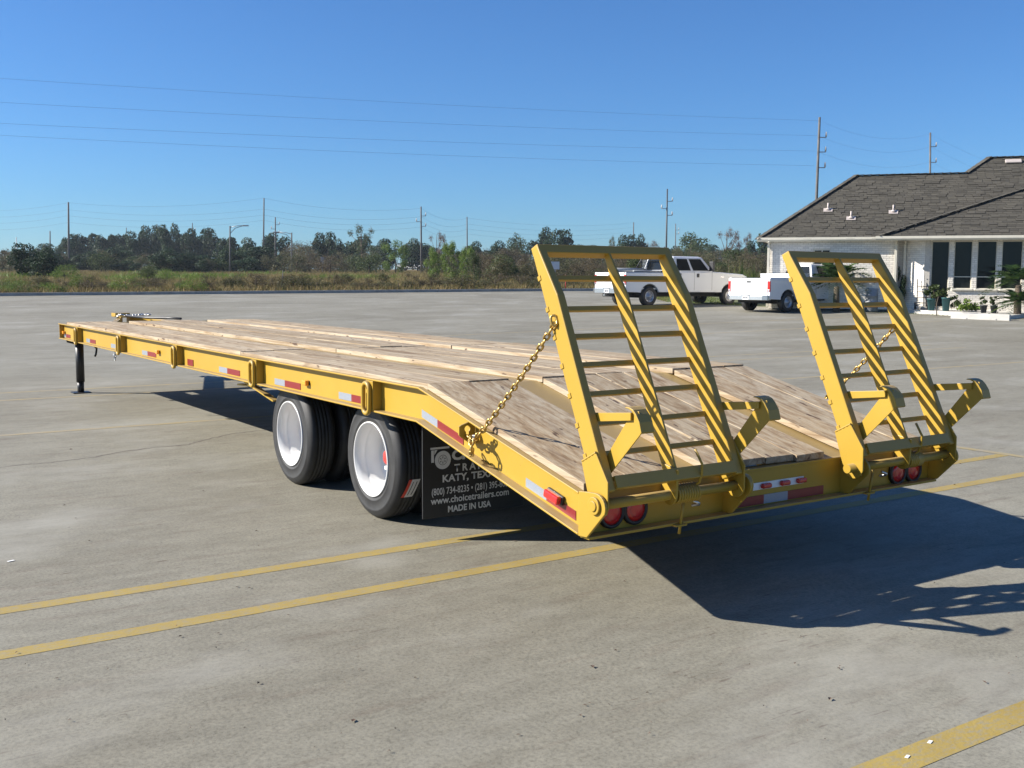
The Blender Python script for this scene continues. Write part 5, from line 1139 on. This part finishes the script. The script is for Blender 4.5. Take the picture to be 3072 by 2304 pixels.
for i, nm in enumerate(('upper', 'middle', 'lower')):
    A = at(big[i][0] + 12, big[i][1] + 4, 110); B = at(*nx[i], 135) if i < 2 else at(2792, 485, 135); wire([A, B, at(3250, 560 + 40 * i, 165)], 1.1, .006, nm + ' wire sagging between the two poles behind the office', 'wires behind the office')
runs = [[(-200, 622), (205, 608), (792, 594), (1264, 625), (1402, 654), (1901, 668)], [(-200, 640), (205, 629), (792, 627), (1264, 650), (1402, 672), (1901, 682)], [(-200, 659), (205, 647), (792, 645), (1264, 665), (1402, 687), (1901, 695)], [(-200, 678), (205, 667), (792, 661), (1264, 681), (1402, 702), (1901, 707)]]
for nm, run in zip(('topmost', 'second', 'third', 'lowest'), runs):
    dd = (195, 185, 175, 172, 190, 230); wire([at(x, y, D) for (x, y), D in zip(run, dd)], 1.0, .010, nm + ' of the four wires strung along the far row of poles', 'wires along the far poles')
def sign(px, dep, y0, y1, w, mat, label, post=True, extra=None):
    g = at_ground(px, dep); zt, zb = at(px, y0, dep).z - g.z, at(px, y1, dep).z - g.z; t = empty('road_sign', g, YAW + PI / 2, label, 'road sign', 'small road signs')
    mb = MB(); mb.box((-.04, .0, -.1), (.04, .05, max(zb, .1))); mb.build('post', M['galv'], t); mb = MB(); mb.box((-w / 2, -.02, zb), (w / 2, 0, zt)); p = mb.build('panel', M[mat], t)
    if extra: mb = MB(); x0, x1, f0, f1 = extra[1]; mb.box((x0 * w, -.026, zb + (zt - zb) * f0), (x1 * w, -.021, zb + (zt - zb) * f1)); mb.build('panel_print', M[extra[0]], p)
sign(1665, 92, 785, 808, .75, 'sign_white', 'white square sign with a dark patch behind the first ramp', extra=('black', (-.05, .28, .2, .62)))
sign(1483, 150, 784, 796, .42, 'sign_white', 'tiny white sign in the scrub past the willows'); sign(968, 170, 771, 787, .55, 'sign_grey', 'grey sign back beneath the highest tree of the middle'); sign(640, 190, 772, 784, .6, 'sign_white', 'red and white sign near the street lamp', extra=('red_post', (-.45, .1, .1, .9)))
g = at_ground(843, 57.4); mb = MB(); mb.tube([g + Vector((0, 0, -.1)), g + RH * .12 + Vector((0, 0, 1.15))], .028, 6); o = mb.build('marker_post', M['pole']); tag(o, 'thin dark leaning stake at the kerb under the street lamps', 'marker post')
g = at_ground(1697, 60.6); mb = MB(); mb.tube([g + Vector((0, 0, -.1)), g + Vector((0, 0, .9))], .03, 6); o = mb.build('marker_post', M['red_post']); tag(o, 'red post at the kerb seen through the first ramp', 'marker post')
ga, gb = at_ground(990, 236), at_ground(1130, 240); t = empty('guard_rail', ga, 0, 'pale guard rail on the road under the trees', 'guard rail'); mb = MB(); d = gb - ga; mb.bar(Vector((0, 0, .75)), d + Vector((0, 0, .75)), .1, .35); mb.build('rail_beam', M['galv'], t)
for k in range(6): mb = MB(); p = d * (k / 5); mb.obox(p + FH * .15 + Vector((0, 0, .4)), RH * .06, FH * .06, (0, 0, .5)); mb.build('rail_post', M['galv'], t)

# ------------------------------------------------------------------ thin autumn air
mb = MB(); hz = [LD(a, b) for a, b in ((-1860, -170), (1860, -170), (1860, 3560), (-1860, 3560))]
mb.add([(p.x, p.y, -1.6) for p in hz] + [(p.x, p.y, 26) for p in hz], [(3, 2, 1, 0), (4, 5, 6, 7)] + [(k, (k + 1) % 4, 4 + (k + 1) % 4, 4 + k) for k in range(4)])
hm = bpy.data.materials.new('thin_haze'); hm.use_nodes = True; nt = hm.node_tree; nt.nodes.clear(); out = nt.nodes.new('ShaderNodeOutputMaterial'); pv = nt.nodes.new('ShaderNodeVolumePrincipled')
pv.inputs['Color'].default_value = (0.80, 0.90, 1.0, 1); pv.inputs['Density'].default_value = 0.00018; pv.inputs['Anisotropy'].default_value = 0.2; nt.links.new(pv.outputs[0], out.inputs['Volume'])
tag(mb.build('haze', hm, None, fix=True), kind='stuff')
